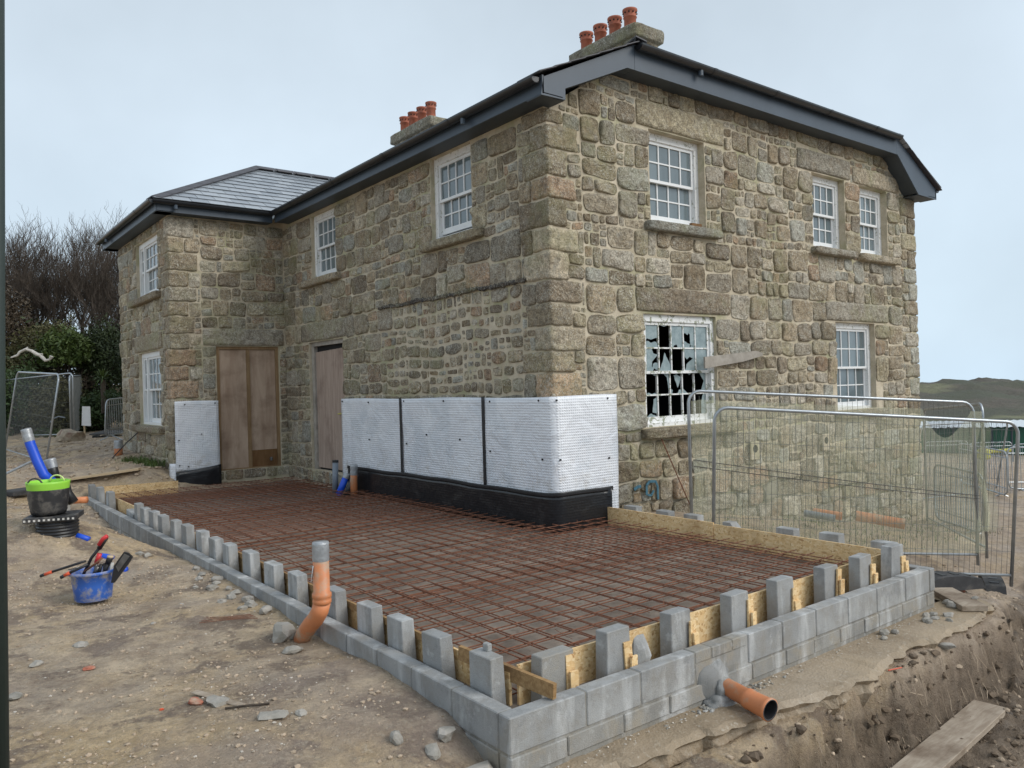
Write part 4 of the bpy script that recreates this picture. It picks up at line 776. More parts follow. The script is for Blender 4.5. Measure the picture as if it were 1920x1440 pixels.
m_=MB(); m_.box((0,0,.02),(.035,.05,.045),None,.005); o=m_.build('mortar_lump','concrete'); o.location=(.20,.46,.195); tag(o,'small cube of mortar on top of the nearest upright block','rubble')
# strand board shuttering
def osb(p,q,z0,z1,label,grp='strand board shuttering round the slab',mat='strand_board',th=.018,name='shutter_board'):
    m_=MB(); p=Vector(p); q=Vector(q); m_.beam((p.x,p.y,(z0+z1)/2),(q.x,q.y,(z0+z1)/2),th,z1-z0); o=m_.build(name,mat,None,(p.x,p.y,z0)); return tag(o,label,'board',grp)
osb((.30,.31),(2.42,.295),-.25,.125,'strand board behind the left half of the front upright blocks'); osb((2.43,.297),(4.60,.30),-.25,.13,'strand board behind the right half of the front upright blocks')
osb((4.630,.29),(4.645,2.30),-.2,.125,'strand board on the right edge, the length nearest the front'); osb((4.645,2.31),(4.655,4.02),-.2,.14,'strand board on the right edge running up to the house')
for i,(a,b_) in enumerate(((.33,2.7),(2.71,5.1),(5.11,7.5),(7.51,9.9),(9.91,12.3))): osb((.262,a),(.262,b_),-.24,.085,f'{ORD[i]} strand board from the near corner behind the left upright blocks')
osb((.28,12.36),(1.58,12.18),-.2,.13,'strand board closing the far end of the slab by the annex')
m_=MB(); m_.beam((.20,.75,.11),(.33,.02,.05),.028,.085); o=m_.build('formwork_timber','formwork_timber',None,(.4,.3,.05)); tag(o,'dark split timber sticking out over the near corner','timber')
for i,(a,b_) in enumerate(((.9,3.1),(3.12,5.4))): 
    m_=MB(); m_.beam((.242,a,.075),(.242,b_,.075),.022,.05); o=m_.build('timber_rail','formwork_timber',None,(.24,a,.075)); tag(o,('nearer' if i==0 else 'farther')+' thin timber rail along the top of the left shuttering','timber')
# strand board packers wedged in front of the front blocks
for i,(x,y) in enumerate(FP):
    for k in range(2):
        hgt=(.21,.13)[k]+rs.uniform(-.02,.02); xx=x+.075+k*.022+rs.uniform(-.01,.01); yy=y-.062-.02*k
        if i==5: hgt+=.06-.02*k; xx-=.02
        m_=MB(); m_.box((0,0,hgt/2),(.058,.016,hgt),None,.001); o=m_.build('board_packer','strand_board'); o.location=(xx,yy,-.06); o.rotation_euler=(rs.uniform(-.05,.02),rs.uniform(-.05,.08) if i!=5 else (.16 if k==0 else .06),rs.uniform(-.25,.15))
        tag(o,f'{"taller" if k==0 else "shorter"} strand board packer against the {ORD[i]} front upright block','packer','board packers in front of the upright blocks')
# ------------------------------------------------------------ reinforcing mesh
def bar(p,q,r=.0052): m_=MB(); m_.tube([p,q],r,5,False); return m_
bx_me=bar((0,0,0),(1,0,0)); 
def mat_sheet(x0,x1,y0,y1,z,label,rot=0.0,sp=.2):
    t=thing('steel_mesh_sheet',(x0,y0,z),label,'steel mesh','rusty steel mesh sheets over the slab',rot); Lx,Ly=x1-x0,y1-y0
    a=bar((0,0,0),(Lx,0,0)).build('bar','rust',t); me1=a.data; b_=bar((0,0,0),(0,Ly,0)).build('bar','rust',t); me2=b_.data
    off=.05; k=0; y=off
    while y<Ly:
        o=a if k==0 else a.copy()
        if k: COL.objects.link(o)
        o.parent=t; o.location=(rs.uniform(-.008,.008),y+rs.uniform(-.006,.006),rs.uniform(-.002,.003)); o.rotation_euler=(0,rs.uniform(-.0015,.0015),rs.uniform(-.0012,.0012)); y+=sp;k+=1
    k=0;x=off
    while x<Lx:
        o=b_ if k==0 else b_.copy()
        if k: COL.objects.link(o)
        o.parent=t; o.location=(x+rs.uniform(-.006,.006),rs.uniform(-.008,.008),.0105+rs.uniform(-.002,.002)); o.rotation_euler=(rs.uniform(-.0015,.0015),0,rs.uniform(-.0012,.0012)); x+=sp;k+=1
    return t
ys=[(.33,2.60),(2.25,4.10),(3.85,6.2),(5.9,8.2),(7.9,10.2),(9.9,12.05)]
for i,(a,b_) in enumerate(ys):
    xe=4.60 if b_<4.2 else 3.80
    mat_sheet(.30,xe,a,b_,-.065,f'lower rusty mesh sheet, {ORD[i]} from the front edge of the slab',rs.uniform(-.004,.004))
    mat_sheet(.33,xe-.02,a+.07,b_+(.03 if i<5 else 0),.005+.006*(i%2),f'upper rusty mesh sheet, {ORD[i]} from the front edge of the slab',rs.uniform(-.005,.005))
t=root('tie_wire',(1,1,0),'thin twisted tie wires curling up from the steel mesh','wire'); m_=MB()
for k in range(150):
    x=rs.uniform(.5,4.3); y=rs.uniform(.5,4) if rs.random()<.6 or x>3.5 else rs.uniform(4,9); z=.02; P_=[(x,y,z)]; a=rs.uniform(0,6.28)
    for q in range(4): a+=rs.uniform(-1,1); x+=.03*math.cos(a); y+=.03*math.sin(a); z+=rs.uniform(-.005,.02); P_.append((x,y,max(z,.0)))
    m_.tube(P_,.0016,3,False)
o=bld(m_,'wire_curls','rust',t); tag(o,kind='stuff')
# ------------------------------------------------------------ dimpled damp-proof sheets on the house
def pathB(s,d):   # s: metres along the side wall (y) towards the corner, then round it along x
    yc=YH; sc_=max(0,0)
    if s<0: return Vector((XH-d,YH-s,0)),Vector((-1,0,0))           # negative s: along the side wall
    r_=d+.02
    arc=r_*math.pi/2
    if s<arc: a=s/r_; return Vector((XH+.02-math.cos(a)*r_,YH+.02-math.sin(a)*r_,0)),Vector((-math.cos(a),-math.sin(a),0))
    return Vector((XH+.02+(s-arc),YH-d,0)),Vector((0,-1,0))
def sheet_obj(name,mat,s0,s1,z0,z1,d,label,cat,n=None,amp=.012,path=pathB,flare=None,group=None):
    ns=max(4,int((s1-s0)/.06)); nz_=max(3,int(max((z1(s0) if callable(z1) else z1)-(z0(s0) if callable(z0) else z0),.1)/.06)); V=[];F=[]
    for i in range(ns+1):
        s=s0+(s1-s0)*i/ns
        a=z0(s) if callable(z0) else z0; b_=z1(s) if callable(z1) else z1
        for j in range(nz_+1):
            z=a+(b_-a)*j/nz_; k=d+amp*(noise.noise(Vector((s*1.3,z*1.3,4.4)))+.5*noise.noise(Vector((s*4,z*3,1))))
            if flare: k+=flare(s,z)
            p,nn=path(s,max(k,.03)); V.append((p.x,p.y,z))
    m2=nz_+1
    for i in range(ns):
        for j in range(nz_): F.append((i*m2+j,(i+1)*m2+j,(i+1)*m2+j+1,i*m2+j+1))
    n0=len(V); 
    o_=(V[0][0],V[0][1],V[0][2]); t=thing(name,o_,label,cat,group); ob=mesh_obj('sheet',V,F,mat,t,o_,True); md=ob.modifiers.new('thick','SOLIDIFY'); md.thickness=.004; t['o0']=o_; return t
def nails(t,pts,path=pathB,d=.104):
    for s,z in pts:
        p,nn=path(s,d); m_=MB(); m_.tube([p+Vector((0,0,z))-nn*.01,p+Vector((0,0,z))+nn*.006],.013,8); bld(m_,'fixing_plug','butyl_tape',t)
S=YH
wob=lambda s:1.575+.008*math.sin(s*2.2)
bl=lambda s:.37+.006*math.sin(s*1.7)+.005*math.sin(s*5)
GM='white dimpled sheets along the side wall'
t1=sheet_obj('damp_proof_sheet','membrane',-(9.87-S),-(7.71-S),.2,wob,.088,'white dimpled sheet nearest the plank door, left of three on the side wall','membrane',group=GM); nails(t1,[(-(9.80-S),1.53),(-(8.8-S),1.51),(-(8.8-S),.88)])
t2=sheet_obj('damp_proof_sheet','membrane',-(7.70-S),-(5.46-S),.2,wob,.092,'white dimpled sheet between two black tape lines, middle of three on the side wall','membrane',group=GM); nails(t2,[(-(7.6-S),1.53),(-(6.45-S),1.53),(-(7.55-S),.86),(-(6.95-S),1.02),(-(6.05-S),.98)])
t3=sheet_obj('damp_proof_sheet','membrane',-(5.45-S),1.16,lambda s: .2 if s<1.02 else .0,wob,.096,'white dimpled sheet wrapping round the near corner of the house','membrane',group=GM,flare=lambda s,z:.03*max(0,(s-.95)/.2)*max(0,1-z)); nails(t3,[(-(5.3-S),1.52),(-(5.32-S),.85),(-.17,1.53),(-.13,.80),(.14,1.53),(.17,.80),(1.0,1.53),(1.0,.76)])
for i,(yy,z0_) in enumerate(((7.705,.36),(5.455,.36))):
    t=sheet_obj('sealing_tape','butyl_tape',-(yy-S)-.028,-(yy-S)+.028,z0_,1.585,.112,'black vertical sealing tape '+('nearer the plank door' if i==0 else 'nearer the house corner')+' between white sheets','tape',amp=.0,group='black tape lines between the white sheets')
tb=sheet_obj('black_membrane_strip','black_membrane',-(9.6-S),1.07,-.09,bl,.118,'black dimpled strip along the foot of the white sheets','membrane',amp=.014,flare=lambda s,z:.05*max(0,(s-.95)/.12))
m_=MB()
tp=sheet_obj('sealing_tape','butyl_tape',-(9.6-S),1.07,lambda s:bl(s)-.025,lambda s:bl(s)+.03,.132,'black horizontal sealing tape along the top of the black strip','tape',amp=.014)
def pathC(s,d):
    if s<XA+.0: return Vector((XA-d,YA+(XA-s),0)),Vector((-1,0,0))
    return Vector((s,YA-d,0)),Vector((0,-1,0))
t=sheet_obj('damp_proof_sheet','membrane',XA+.01,2.46,.26,lambda s:1.60+.01*math.sin(s*4),.09,'white dimpled sheet on the annex beside the boarded double door','membrane',path=pathC,amp=.02); nails(t,[(1.82,1.54),(2.39,1.55),(2.12,.96),(1.7,.86),(1.86,.35),(1.7,.38)],pathC,.108)
sheet_obj('black_membrane_strip','black_membrane',XA-.0,2.47,-.06,lambda s:.24+.13*(s-XA),.12,'black sheet below the white sheet on the annex','membrane',path=pathC,amp=.03)
sheet_obj('damp_proof_sheet','membrane',XA-.10,XA+.01,-.02,lambda s:.42,.07,'white strip of sheet curling off the foot of the annex corner','membrane',path=pathC,amp=.01)
# weathered board wedged beside the broken window
o=root('weathered_board',(6.7,4.0,1.95),'weathered grey board wedged beside the broken window','board'); m_=MB(); m_.prism([(6.70,3.99,1.895),(6.70,3.99,2.06),(7.95,3.99,2.155),(8.10,3.99,2.12),(8.10,3.99,2.08),(7.6,3.99,1.99)],(0,.028,0)); bld(m_,'plank','grey_timber',o)
m_=MB(); m_.box((0,0,0),(.22,.05,.04)); o=m_.build('timber_offcut','wet_timber',None); o.location=(6.75,4.13,3.99); tag(o,'small brown offcut on the sill of the near upper window','timber')
# ------------------------------------------------------------ pipes
def pipe(name,P_,r,mat,label,cat='pipe',tape=None,n=18,cap='duct_tape',inner=True,loc=None):
    t=root(name,tuple(P_[0]) if loc is None else loc,label,cat); m_=MB(); m_.tube(P_,r,n,True); bld(m_,'pipe_body',mat,t,True)
    if tape: 
        a=Vector(P_[-1]); b_=Vector(P_[-2]); d_=(a-b_).normalized(); m_=MB(); prof=[]
        for k in range(7): prof.append((r*1.04+.004*rs.random(),-tape+tape*k/6))
        prof+=[(r*.98,.012),(0,.016)]; m_.lathe(a,prof,n,d_); bld(m_,'tape_cap',cap,t,True)
    return t
# orange bend standing by the left row
t=root('orange_drain_bend',(-.10,2.25,-.15),'upright orange drain bend with a silver taped top by the left upright blocks','pipe')
P_=[(-.115,2.42,-.14),(-.11,2.37,-.08),(-.10,2.28,.0),(-.095,2.20,.06),(-.09,2.13,.13),(-.085,2.10,.20)]
m_=MB(); m_.tube(P_,.062,20); bld(m_,'bend','orange_pipe',t,True); m_=MB(); m_.lathe((-.085,2.10,.19),[(.058,0),(.068,.01),(.068,.03),(.062,.04),(.07,.05),(.07,.075),(.059,.085),(.057,.43),(0,.43)],22); bld(m_,'pipe_body','orange_pipe',t,True)
m_=MB(); m_.lathe((-.085,2.10,.50),[(.0585,0),(.061,.02),(.0595,.05),(.062,.08),(.06,.12),(.059,.135),(0,.14)],22); bld(m_,'tape_cap','duct_tape',t,True)
m_=MB(); m_.prism([(-.146,2.09,.47),(-.146,2.11,.47),(-.165,2.10,.36),(-.15,2.12,.40)],(.002,0,0)); bld(m_,'label_scrap','white_plastic',t)
# orange outlet through the front wall with its mortar collar
t=root('orange_outlet_pipe',(1.70,0,-.27),'orange pipe with a dark open socket sticking out of the block wall','pipe')
a=Vector((1.72,-.02,-.255)); d_=Vector((-.10,-1,-.10)).normalized(); q=[(.056,0),(.056,.20),(.062,.205),(.066,.23),(.062,.25),(.064,.27),(.066,.36),(.072,.37),(.072,.385),(.064,.388),(.060,.36),(.058,.12),(0,.12)]
m_=MB(); m_.lathe(a,q[:10],24,d_); bld(m_,'pipe_body','orange_pipe',t,True); m_=MB(); m_.lathe(a,[(.0635,.387),(.055,.36),(.051,.20),(0,.2)],24,d_); bld(m_,'socket_inside','pipe_black',t,True); m_=MB(); m_.lathe(a,[(.065,.382),(.0655,.3885),(.060,.3885),(.060,.382)],24,d_); bld(m_,'rubber_ring','rubber',t,True)
m_=MB(); m_.lathe(a,[(.0575,.0),(.0575,.035),(.0562,.04)],24,d_); bld(m_,'mortar_smear','grey_mortar',t,True)
m_=MB()
V,F=rock(.19,.05,.17,5,3,.22); m_.add([(v[0]+1.71,v[1]+.01,v[2]-.24) for v in V],F); V,F=rock(.22,.13,.055,8,3,.3); m_.add([(v[0]+1.69,v[1]-.03,v[2]-.34) for v in V],F); V,F=rock(.10,.08,.09,9,3,.3); m_.add([(v[0]+1.72,v[1]-.04,v[2]-.27) for v in V],F); o=m_.build('mortar_collar','fresh_mortar',None,(1.7,0,-.3),True); tag(o,'rough grey mortar collar round the orange outlet pipe','mortar')
m_=MB()
for k in range(70): 
    x=rs.gauss(1.68,.28); y=rs.uniform(-.10,-.005); V,F=rock(rs.uniform(.008,.03),rs.uniform(.008,.025),rs.uniform(.005,.018),k,1,.3); m_.add([(v[0]+x,v[1]+y,v[2]-.345) for v in V],F)
o=m_.build('mortar_droppings','grey_mortar',None,(1.7,-.1,-.35)); tag(o,'spilt mortar droppings at the foot of the block wall',None,None,'stuff')
# cluster by the plank door
pipe('orange_pipe',[(3.60,9.02,-.08),(3.60,9.02,.2),(3.605,9.01,.45)],.060,'orange_pipe','thin orange pipe with taped grey top by the side wall','pipe',.17)
pipe('grey_duct',[(3.50,9.55,-.08),(3.52,9.55,.50)],.052,'grey_pipe','slim blue-grey pipe with a dark cap beside the plank door','pipe',.03,cap='pipe_black')
pipe('blue_duct',[(3.44,9.30,-.08),(3.52,9.28,.1),(3.60,9.26,.28)],.058,'blue_duct','short bright blue duct with foil top beside the plank door','duct',.08)
pipe('black_duct',[(3.50,9.12,-.08),(3.60,9.12,.1),(3.68,9.14,.27)],.058,'pipe_black','short black duct with foil top by the orange pipe','duct',.07)
# ducts behind the green tub
q=[at(100,905,9.75),at(82,890,9.7),at(70,865,9.7),at(57,833,9.7),at(49,806,9.7)]; pipe('blue_duct',q,.058,'blue_duct','tall curved bright blue duct with a silver taped end','duct',.15)
q=[at(104,905,9.95),at(100,885,9.95),at(94,862,9.95)]; pipe('black_duct',q,.062,'pipe_black','short black duct with a crumpled foil end behind the green tub','duct',.11)
q=[at(120,905,9.0),at(126,925,9.0),at(138,942,9.0)]; pipe('black_duct',q,.055,'pipe_black','black duct sloping into the ground beside the green tub','duct')
q=[at(133,938,9.2),at(165,938,9.2)]; pipe('orange_pipe',[at(128,939,9.6),at(163,937,9.6)],.04,'orange_pipe','end of a buried orange pipe near the end of the block wall','pipe')
for i,(a,b_,c_) in enumerate((((143,948),(152,955),(166,966)),((182,974),(196,979),(210,983)),((206,983),(220,985),(236,984)))):
    P_=[at(*a,8.6-.3*i),at(*b_,8.6-.3*i),at(*c_,8.6-.3*i)]; P_=[Vector((p.x,p.y,hz(p.x,p.y)+.01)) for p in P_]; t=root('blue_duct',tuple(P_[0]),('piece of blue duct half buried '+('beside the green tub','in the soil near the block wall','under the edge of the block wall')[i]),'duct'); m_=MB(); m_.tube(P_,.032,10); bld(m_,'duct_body','blue_duct',t,True)
P_=at(222,838,17.2); zb=hz(P_.x,P_.y); t=pipe('orange_pipe',[(P_.x,P_.y,zb-.1),(P_.x,P_.y,zb+.30)],.085,'orange_pipe','orange stub pipe with silver top beside the leaning barrier','pipe',.16)
# pipes lying by the right wall behind the fence
def lying(px0,py0,d0,px1,py1,d1,r,mat,label,dz=0):
    a=at(px0,py0,d0); b_=at(px1,py1,d1); t=root('orange_pipe' if mat=='orange_pipe' else 'grey_duct',tuple(a),label,'pipe'); m_=MB(); m_.tube([a,b_],r,16,False); m_.tube([a,b_],r*.93,16,False); bld(m_,'pipe_body',mat,t,True); return a,b_
pa=lying(1525,960,11.6,1578,968,11.4,.06,'orange_pipe','shorter orange pipe lying under the ground-floor window behind the netting'); pb=lying(1605,967,11.5,1697,983,11.2,.075,'orange_pipe','longer orange pipe lying on the soil behind the netting'); lying(1508,962,11.3,1566,972,11.1,.05,'grey_pipe','grey pipe lying next to the orange pipe behind the netting')
# ------------------------------------------------------------ blue bucket of tools
bc=Vector((-1.13,4.66,0)); bz=-.085
bu=root('blue_bucket',(bc.x,bc.y,bz),'mud-smeared blue builder\'s bucket full of hand tools','bucket')
m_=MB(); m_.lathe((bc.x,bc.y,bz),[(0,.004),(.145,.004),(.15,.01),(.165,.14),(.178,.235),(.19,.24),(.192,.262),(.182,.262),(.175,.24),(.16,.14),(.143,.03),(0,.03)],36); bld(m_,'bucket_shell','blue_bucket',bu,True)
m_=MB(); pr=[(.190,.238),(.198,.243),(.198,.264),(.186,.267)]; m_.lathe((bc.x,bc.y,bz),pr,36); bld(m_,'rim','blue_bucket',bu,True)
m_=MB(); s_=bc+Vector((0,0,bz+.25)); R2=rt*.2; P_=[s_-rt*.205-fw*.02+Vector((0,0,.02))]; 
for k in range(9): a_=math.pi*k/8; P_.append(s_+rt*(-.205*math.cos(a_))+fw*(.17*math.sin(a_))+Vector((0,0,.015)))
m_.tube(P_,.005,5); bld(m_,'handle','tool_steel',bu)
def tool(name,label,segs,cat='tool'):
    t=root(name,tuple(segs[0][0][0]),label,cat)
    for (P_,r,mat,nm) in segs: m_=MB(); m_.tube(P_,r,8); bld(m_,nm,mat,t,True)
    return t
A_=lambda px,py,d=7.05: at(px,py,d)
tool('bolt_cropper','bolt cropper handle with orange band reaching furthest out of the blue bucket',[([A_(160,1052),A_(98,1072)],.011,'tool_black','shaft'),([A_(98,1072),A_(84,1077)],.014,'tool_orange','grip_band'),([A_(84,1077),A_(76,1080)],.014,'tool_black','grip_end')])
tool('bolt_cropper','bolt cropper handle with orange band resting over the near rim of the blue bucket',[([A_(165,1058,6.95),A_(131,1074,6.9)],.012,'tool_black','shaft'),([A_(131,1074,6.9),A_(121,1079,6.9)],.015,'tool_orange','grip_band'),([A_(121,1079,6.9),A_(114,1083,6.9)],.015,'tool_black','grip_end')])
tool('pry_bar','long black pry bar with a red grip, highest tool in the blue bucket',[([A_(155,1080),A_(172,1045),A_(186,1028)],.014,'tool_black','shaft'),([A_(186,1028),A_(199,1008)],.022,'tool_black','sleeve'),([A_(185,1022,7.0),A_(193,1010,7.0),A_(201,1005,7.0)],.018,'tool_red','grip')])
tool('hammer','hammer with a fat red handle end standing in the blue bucket',[([A_(178,1075),A_(181,1055)],.013,'tool_steel','shaft'),([A_(181,1055),A_(187,1038)],.022,'tool_red','grip')])
tool('crowbar','rusty crowbar leaning across the blue bucket',[([A_(158,1072,7.0),A_(180,1056,7.0),A_(192,1046,7.0)],.009,'rust','shaft')])
tool('mallet','dark mallet with a pale round end in the blue bucket',[([A_(193,1080),A_(203,1055)],.02,'tool_black','shaft'),([A_(203,1056),A_(207,1043)],.028,'tool_black','head'),([A_(206.6,1045),A_(207.2,1042)],.0285,'new_plank','face')])
tool('chisel','chisel with a pale green handle at the right of the blue bucket',[([A_(206,1080),A_(211,1055)],.014,'white_stain','grip')]); tool('trowel','black handled trowel among tools in the blue bucket',[([A_(184,1080),A_(190,1058)],.015,'tool_black','grip'),([A_(176,1078),A_(184,1062)],.02,'tool_steel','blade')]); tool('pliers','dark pliers in the middle of the blue bucket',[([A_(196,1082),A_(196,1056)],.013,'tool_black','grip')])
t=root('folded_saw',tuple(A_(215,1080)),'wide black blade smeared with plaster leaning out of the bucket','tool'); m_=MB(); P_=[A_(208,1093,6.98),A_(214,1060,6.98),A_(232,1035,6.98),A_(240,1037,6.98),A_(248,1045,6.98),A_(240,1058,6.98),A_(214,1093,6.98)]; m_.prism(P_,fw*.02); bld(m_,'blade','tool_black',t); m_=MB(); P_=[A_(217,1062,6.972),A_(233,1038,6.972),A_(243,1043,6.972),A_(222,1072,6.972)]; m_.prism(P_,fw*.003); bld(m_,'plaster_smear','tool_steel',t)
# ------------------------------------------------------------ green and black tub on the chamber riser
tcx=at(95,940,8.6); gx_,gy_=tcx.x,tcx.y; gz=hz(gx_,gy_)
zf=1.7226-8.6*(954-738)/FL
t=root('chamber_riser',(gx_,gy_,gz-.1),'black corrugated inspection chamber riser with a slotted square frame','drain chamber')
m_=MB(); pr=[];z=gz-.25
while z<zf-.06: pr+=[(.20,z),(.212,z+.008),(.212,z+.018),(.20,z+.026)]; z+=.034
m_.lathe((gx_+.06,gy_,0),pr,28); bld(m_,'corrugated_pipe','pipe_black',t,True)
ra=Matrix.Rotation(-.35,3,'Z'); m_=MB(); m_.box((gx_+.03,gy_,zf-.03),(.50,.46,.055),ra,.006); bld(m_,'square_frame','tub_black',t)
m_=MB()
for k in range(11): 
    v=ra@Vector((-.23+.046*k,-.2335,0)); m_.box(Vector((gx_+.03,gy_,zf-.032))+v,(.02,.006,.02),ra)
tag(bld(m_,'light_specks','white_stain',t),kind='stuff')
tu=root('green_tub',(gx_,gy_,zf),'black flexible tub with a lime green rim standing on a drain frame','bucket')
m_=MB(); m_.lathe((gx_-.02,gy_,zf),[(0,.01),(.165,.01),(.175,.04),(.18,.05),(.178,.07),(.186,.09),(.184,.11),(.192,.13),(.19,.15),(.198,.18),(.203,.28)],36); bld(m_,'tub_body','tub_black',tu,True)
m_=MB(); m_.lathe((gx_-.02,gy_,zf),[(.203,.28),(.212,.34),(.214,.365),(.206,.366),(.2,.34),(.192,.22),(.16,.16),(0,.16)],36); bld(m_,'green_rim','lime_green',tu,True)
for s_ in (-1,1):
    m_=MB(); P_=[Vector((gx_-.02,gy_,zf+.34))+(rt*(-.02+s_*.02)+fw*(.17*s_))+rt*(.08*math.cos(a_)*1)+Vector((0,0,.07*math.sin(a_))) for a_ in [math.pi*k/8 for k in range(9)]]; m_.tube(P_,.009,6); bld(m_,'loop_handle','lime_light' if s_>0 else 'tub_black',tu,True)
# ------------------------------------------------------------ temporary fencing
def arcpts(c,r,a0,a1,ax,n=5): return [c+ax*(r*math.cos(a0+(a1-a0)*i/n))+Vector((0,0,r*math.sin(a0+(a1-a0)*i/n))) for i in range(n+1)]
def heras(p,q,zp,zq,h,label,group='tall wire mesh fence panels',lean=0,wire=.07,rr=.021,foot=True):
    p=Vector((p.x,p.y,zp)); q=Vector((q.x,q.y,zq)); d_=(q-p); Lg=d_.length; d_.normalize(); nn=Vector((d_.y,-d_.x,0)).normalized(); upv=(Vector((0,0,1))+nn*lean).normalized(); r_=.16
    t=root('mesh_fence',tuple(p),label,'fence',group); W_=lambda u,v:p+d_*u+upv*v
    P_=[W_(0,0),W_(0,h-r_)]+[W_(r_-r_*math.cos(a),h-r_+r_*math.sin(a)) for a in (.3,.6,.95,1.25,1.57)]+[W_(Lg-r_+r_*math.sin(a),h-r_+r_*math.cos(a)) for a in (.0,.32,.62,.95,1.27,1.57)]+[W_(Lg,0)]
    m_=MB(); m_.tube(P_,rr,8); bld(m_,'frame_tube','galvanised',t,True); m_=MB(); m_.tube([W_(0,.14),W_(Lg,.14)],rr*.8,8); bld(m_,'bottom_rail','galvanised',t,True)
    m_=MB(); n2=int(Lg/wire)
    for i in range(1,n2): u=Lg*i/n2; e_=h-.02 if r_<u<Lg-r_ else h-.06; m_.tube([W_(u,.14),W_(u,e_)],.0024,3,False)
    for v in [.14+.30*k for k in range(1,7)]:
        if v<h: m_.tube([W_(0,v),W_(Lg,v)],.0026,3,False)
    o=bld(m_,'wire_infill','wire_grey',t); tag(o,kind='stuff'); t['W']=1
    return t,W_,Lg
f1=heras(at(1332,900,9.3),at(1890,900,9.7),-.62,-.92,2.04,'nearer mesh fence panel on the right, in front of the netted one',lean=.10)
f2=heras(at(1295,900,9.9),at(1829,900,10.4),-.55,-.82,2.15,'mesh fence panel covered with green netting beside the house',lean=.0)
f3=heras(at(1843,800,10.7),at(1733,800,14.3),-.80,-1.02,2.1,'mesh fence panel seen nearly edge-on past the netted panel')
f4=heras(at(1700,800,17.5),at(1862,800,19),-1.2,-1.25,1.85,'leaning mesh fence panel between netting and green shed',lean=.2)
# feet
def fence_foot(x,y,rz,label,z=None):
    z=hz(x,y) if z is None else z; t=thing('rubber_block',(x,y,z-.01),label,'fence foot','black rubber fence feet',rz); m_=MB(); m_.prism([(-.34,-.11,0),(.34,-.11,0),(.30,-.11,.10),(.1,-.11,.14),(-.1,-.11,.14),(-.30,-.11,.10)],(0,.22,0)); m_.build('rubber_body','rubber',t)
    m_=MB(); 
    for k in (-.2,-.07,.07,.2): m_.box((k,0,.135 if abs(k)<.1 else .115),(.05,.1,.02))
    m_.build('raised_sockets','pipe_black',t); return t
q=at(1775,1050,7.9); fence_foot(q.x,q.y,-.5,'black rubber fence foot just outside the end of the block wall',-.42)
q=at(1760,1030,9.6); fence_foot(q.x,q.y,-.3,'black rubber fence foot under the corner where the netted panels meet',hz(q.x,q.y)+.02); q=at(1858,1040,9.9); fence_foot(q.x,q.y,.5,'black rubber fence foot behind the wire at the right')
# netting tied on the second panel
_,W2,L2=f2; nu,nv=70,26; V=[];F=[]
for i in range(nu+1):
    s=i/nu; top=2.02 if s<.02 else 2.04
    if s>.80: top=2.03-.36*math.sin(min(1,(s-.80)/.17)*math.pi)**.8
    sag=.03*math.sin(s*9)
    for j in range(nv+1):
        v=j/nv; z=.16+(top-.16)*v-.02*math.sin(s*23)*v*(1-v); off=.03+.035*noise.noise(Vector((s*7,v*3,2)))+.02*noise.noise(Vector((s*30,v*5,7)))*(1-v)+(.07*max(0,s-.93)/.07*math.sin(v*7+1)); pw=W2(L2*(s*1.0),z); V.append(pw+Vector((-.6,.8,0)).normalized()*(-off))
for i in range(nu):
    for j in range(nv): F.append((i*(nv+1)+j,(i+1)*(nv+1)+j,(i+1)*(nv+1)+j+1,i*(nv+1)+j+1))
o=mesh_obj('debris_netting',V,F,'netting',None,tuple(V[0]),True); tag(o,'translucent olive debris netting sagging off the fence panel','netting')
V=[];F=[]   # folded tail round the end post
for i in range(9):
    for j in range(20): v=j/19; pw=W2(L2+.01+.022*i*(1.2-.5*v+.35*math.sin(v*9)),.45+1.5*v); V.append(pw+Vector((.02*math.sin(i*1.7+v*3),.05*math.sin(i*1.3),0)))
for i in range(8):
    for j in range(19): F.append((i*20+j,(i+1)*20+j,(i+1)*20+j+1,i*20+j+1))
o=mesh_obj('netting_fold',V,F,'netting',None,tuple(V[0]),True); tag(o,'loose fold of olive netting hanging past the end post','netting')
t=root('tie_rope',tuple(W2(0,1.0)),'thin dark ropes stretched across the netting','rope')
for k,(a,b_) in enumerate(((1.28,1.02),(1.20,.98))):
    m_=MB(); m_.tube([W2(L2*s/12,a+(b_-a)*s/12-.10*math.sin(math.pi*s/12*.5))+Vector((.02,-.04,0)) for s in range(13)],.0045,4); bld(m_,'strand','pipe_black',t)
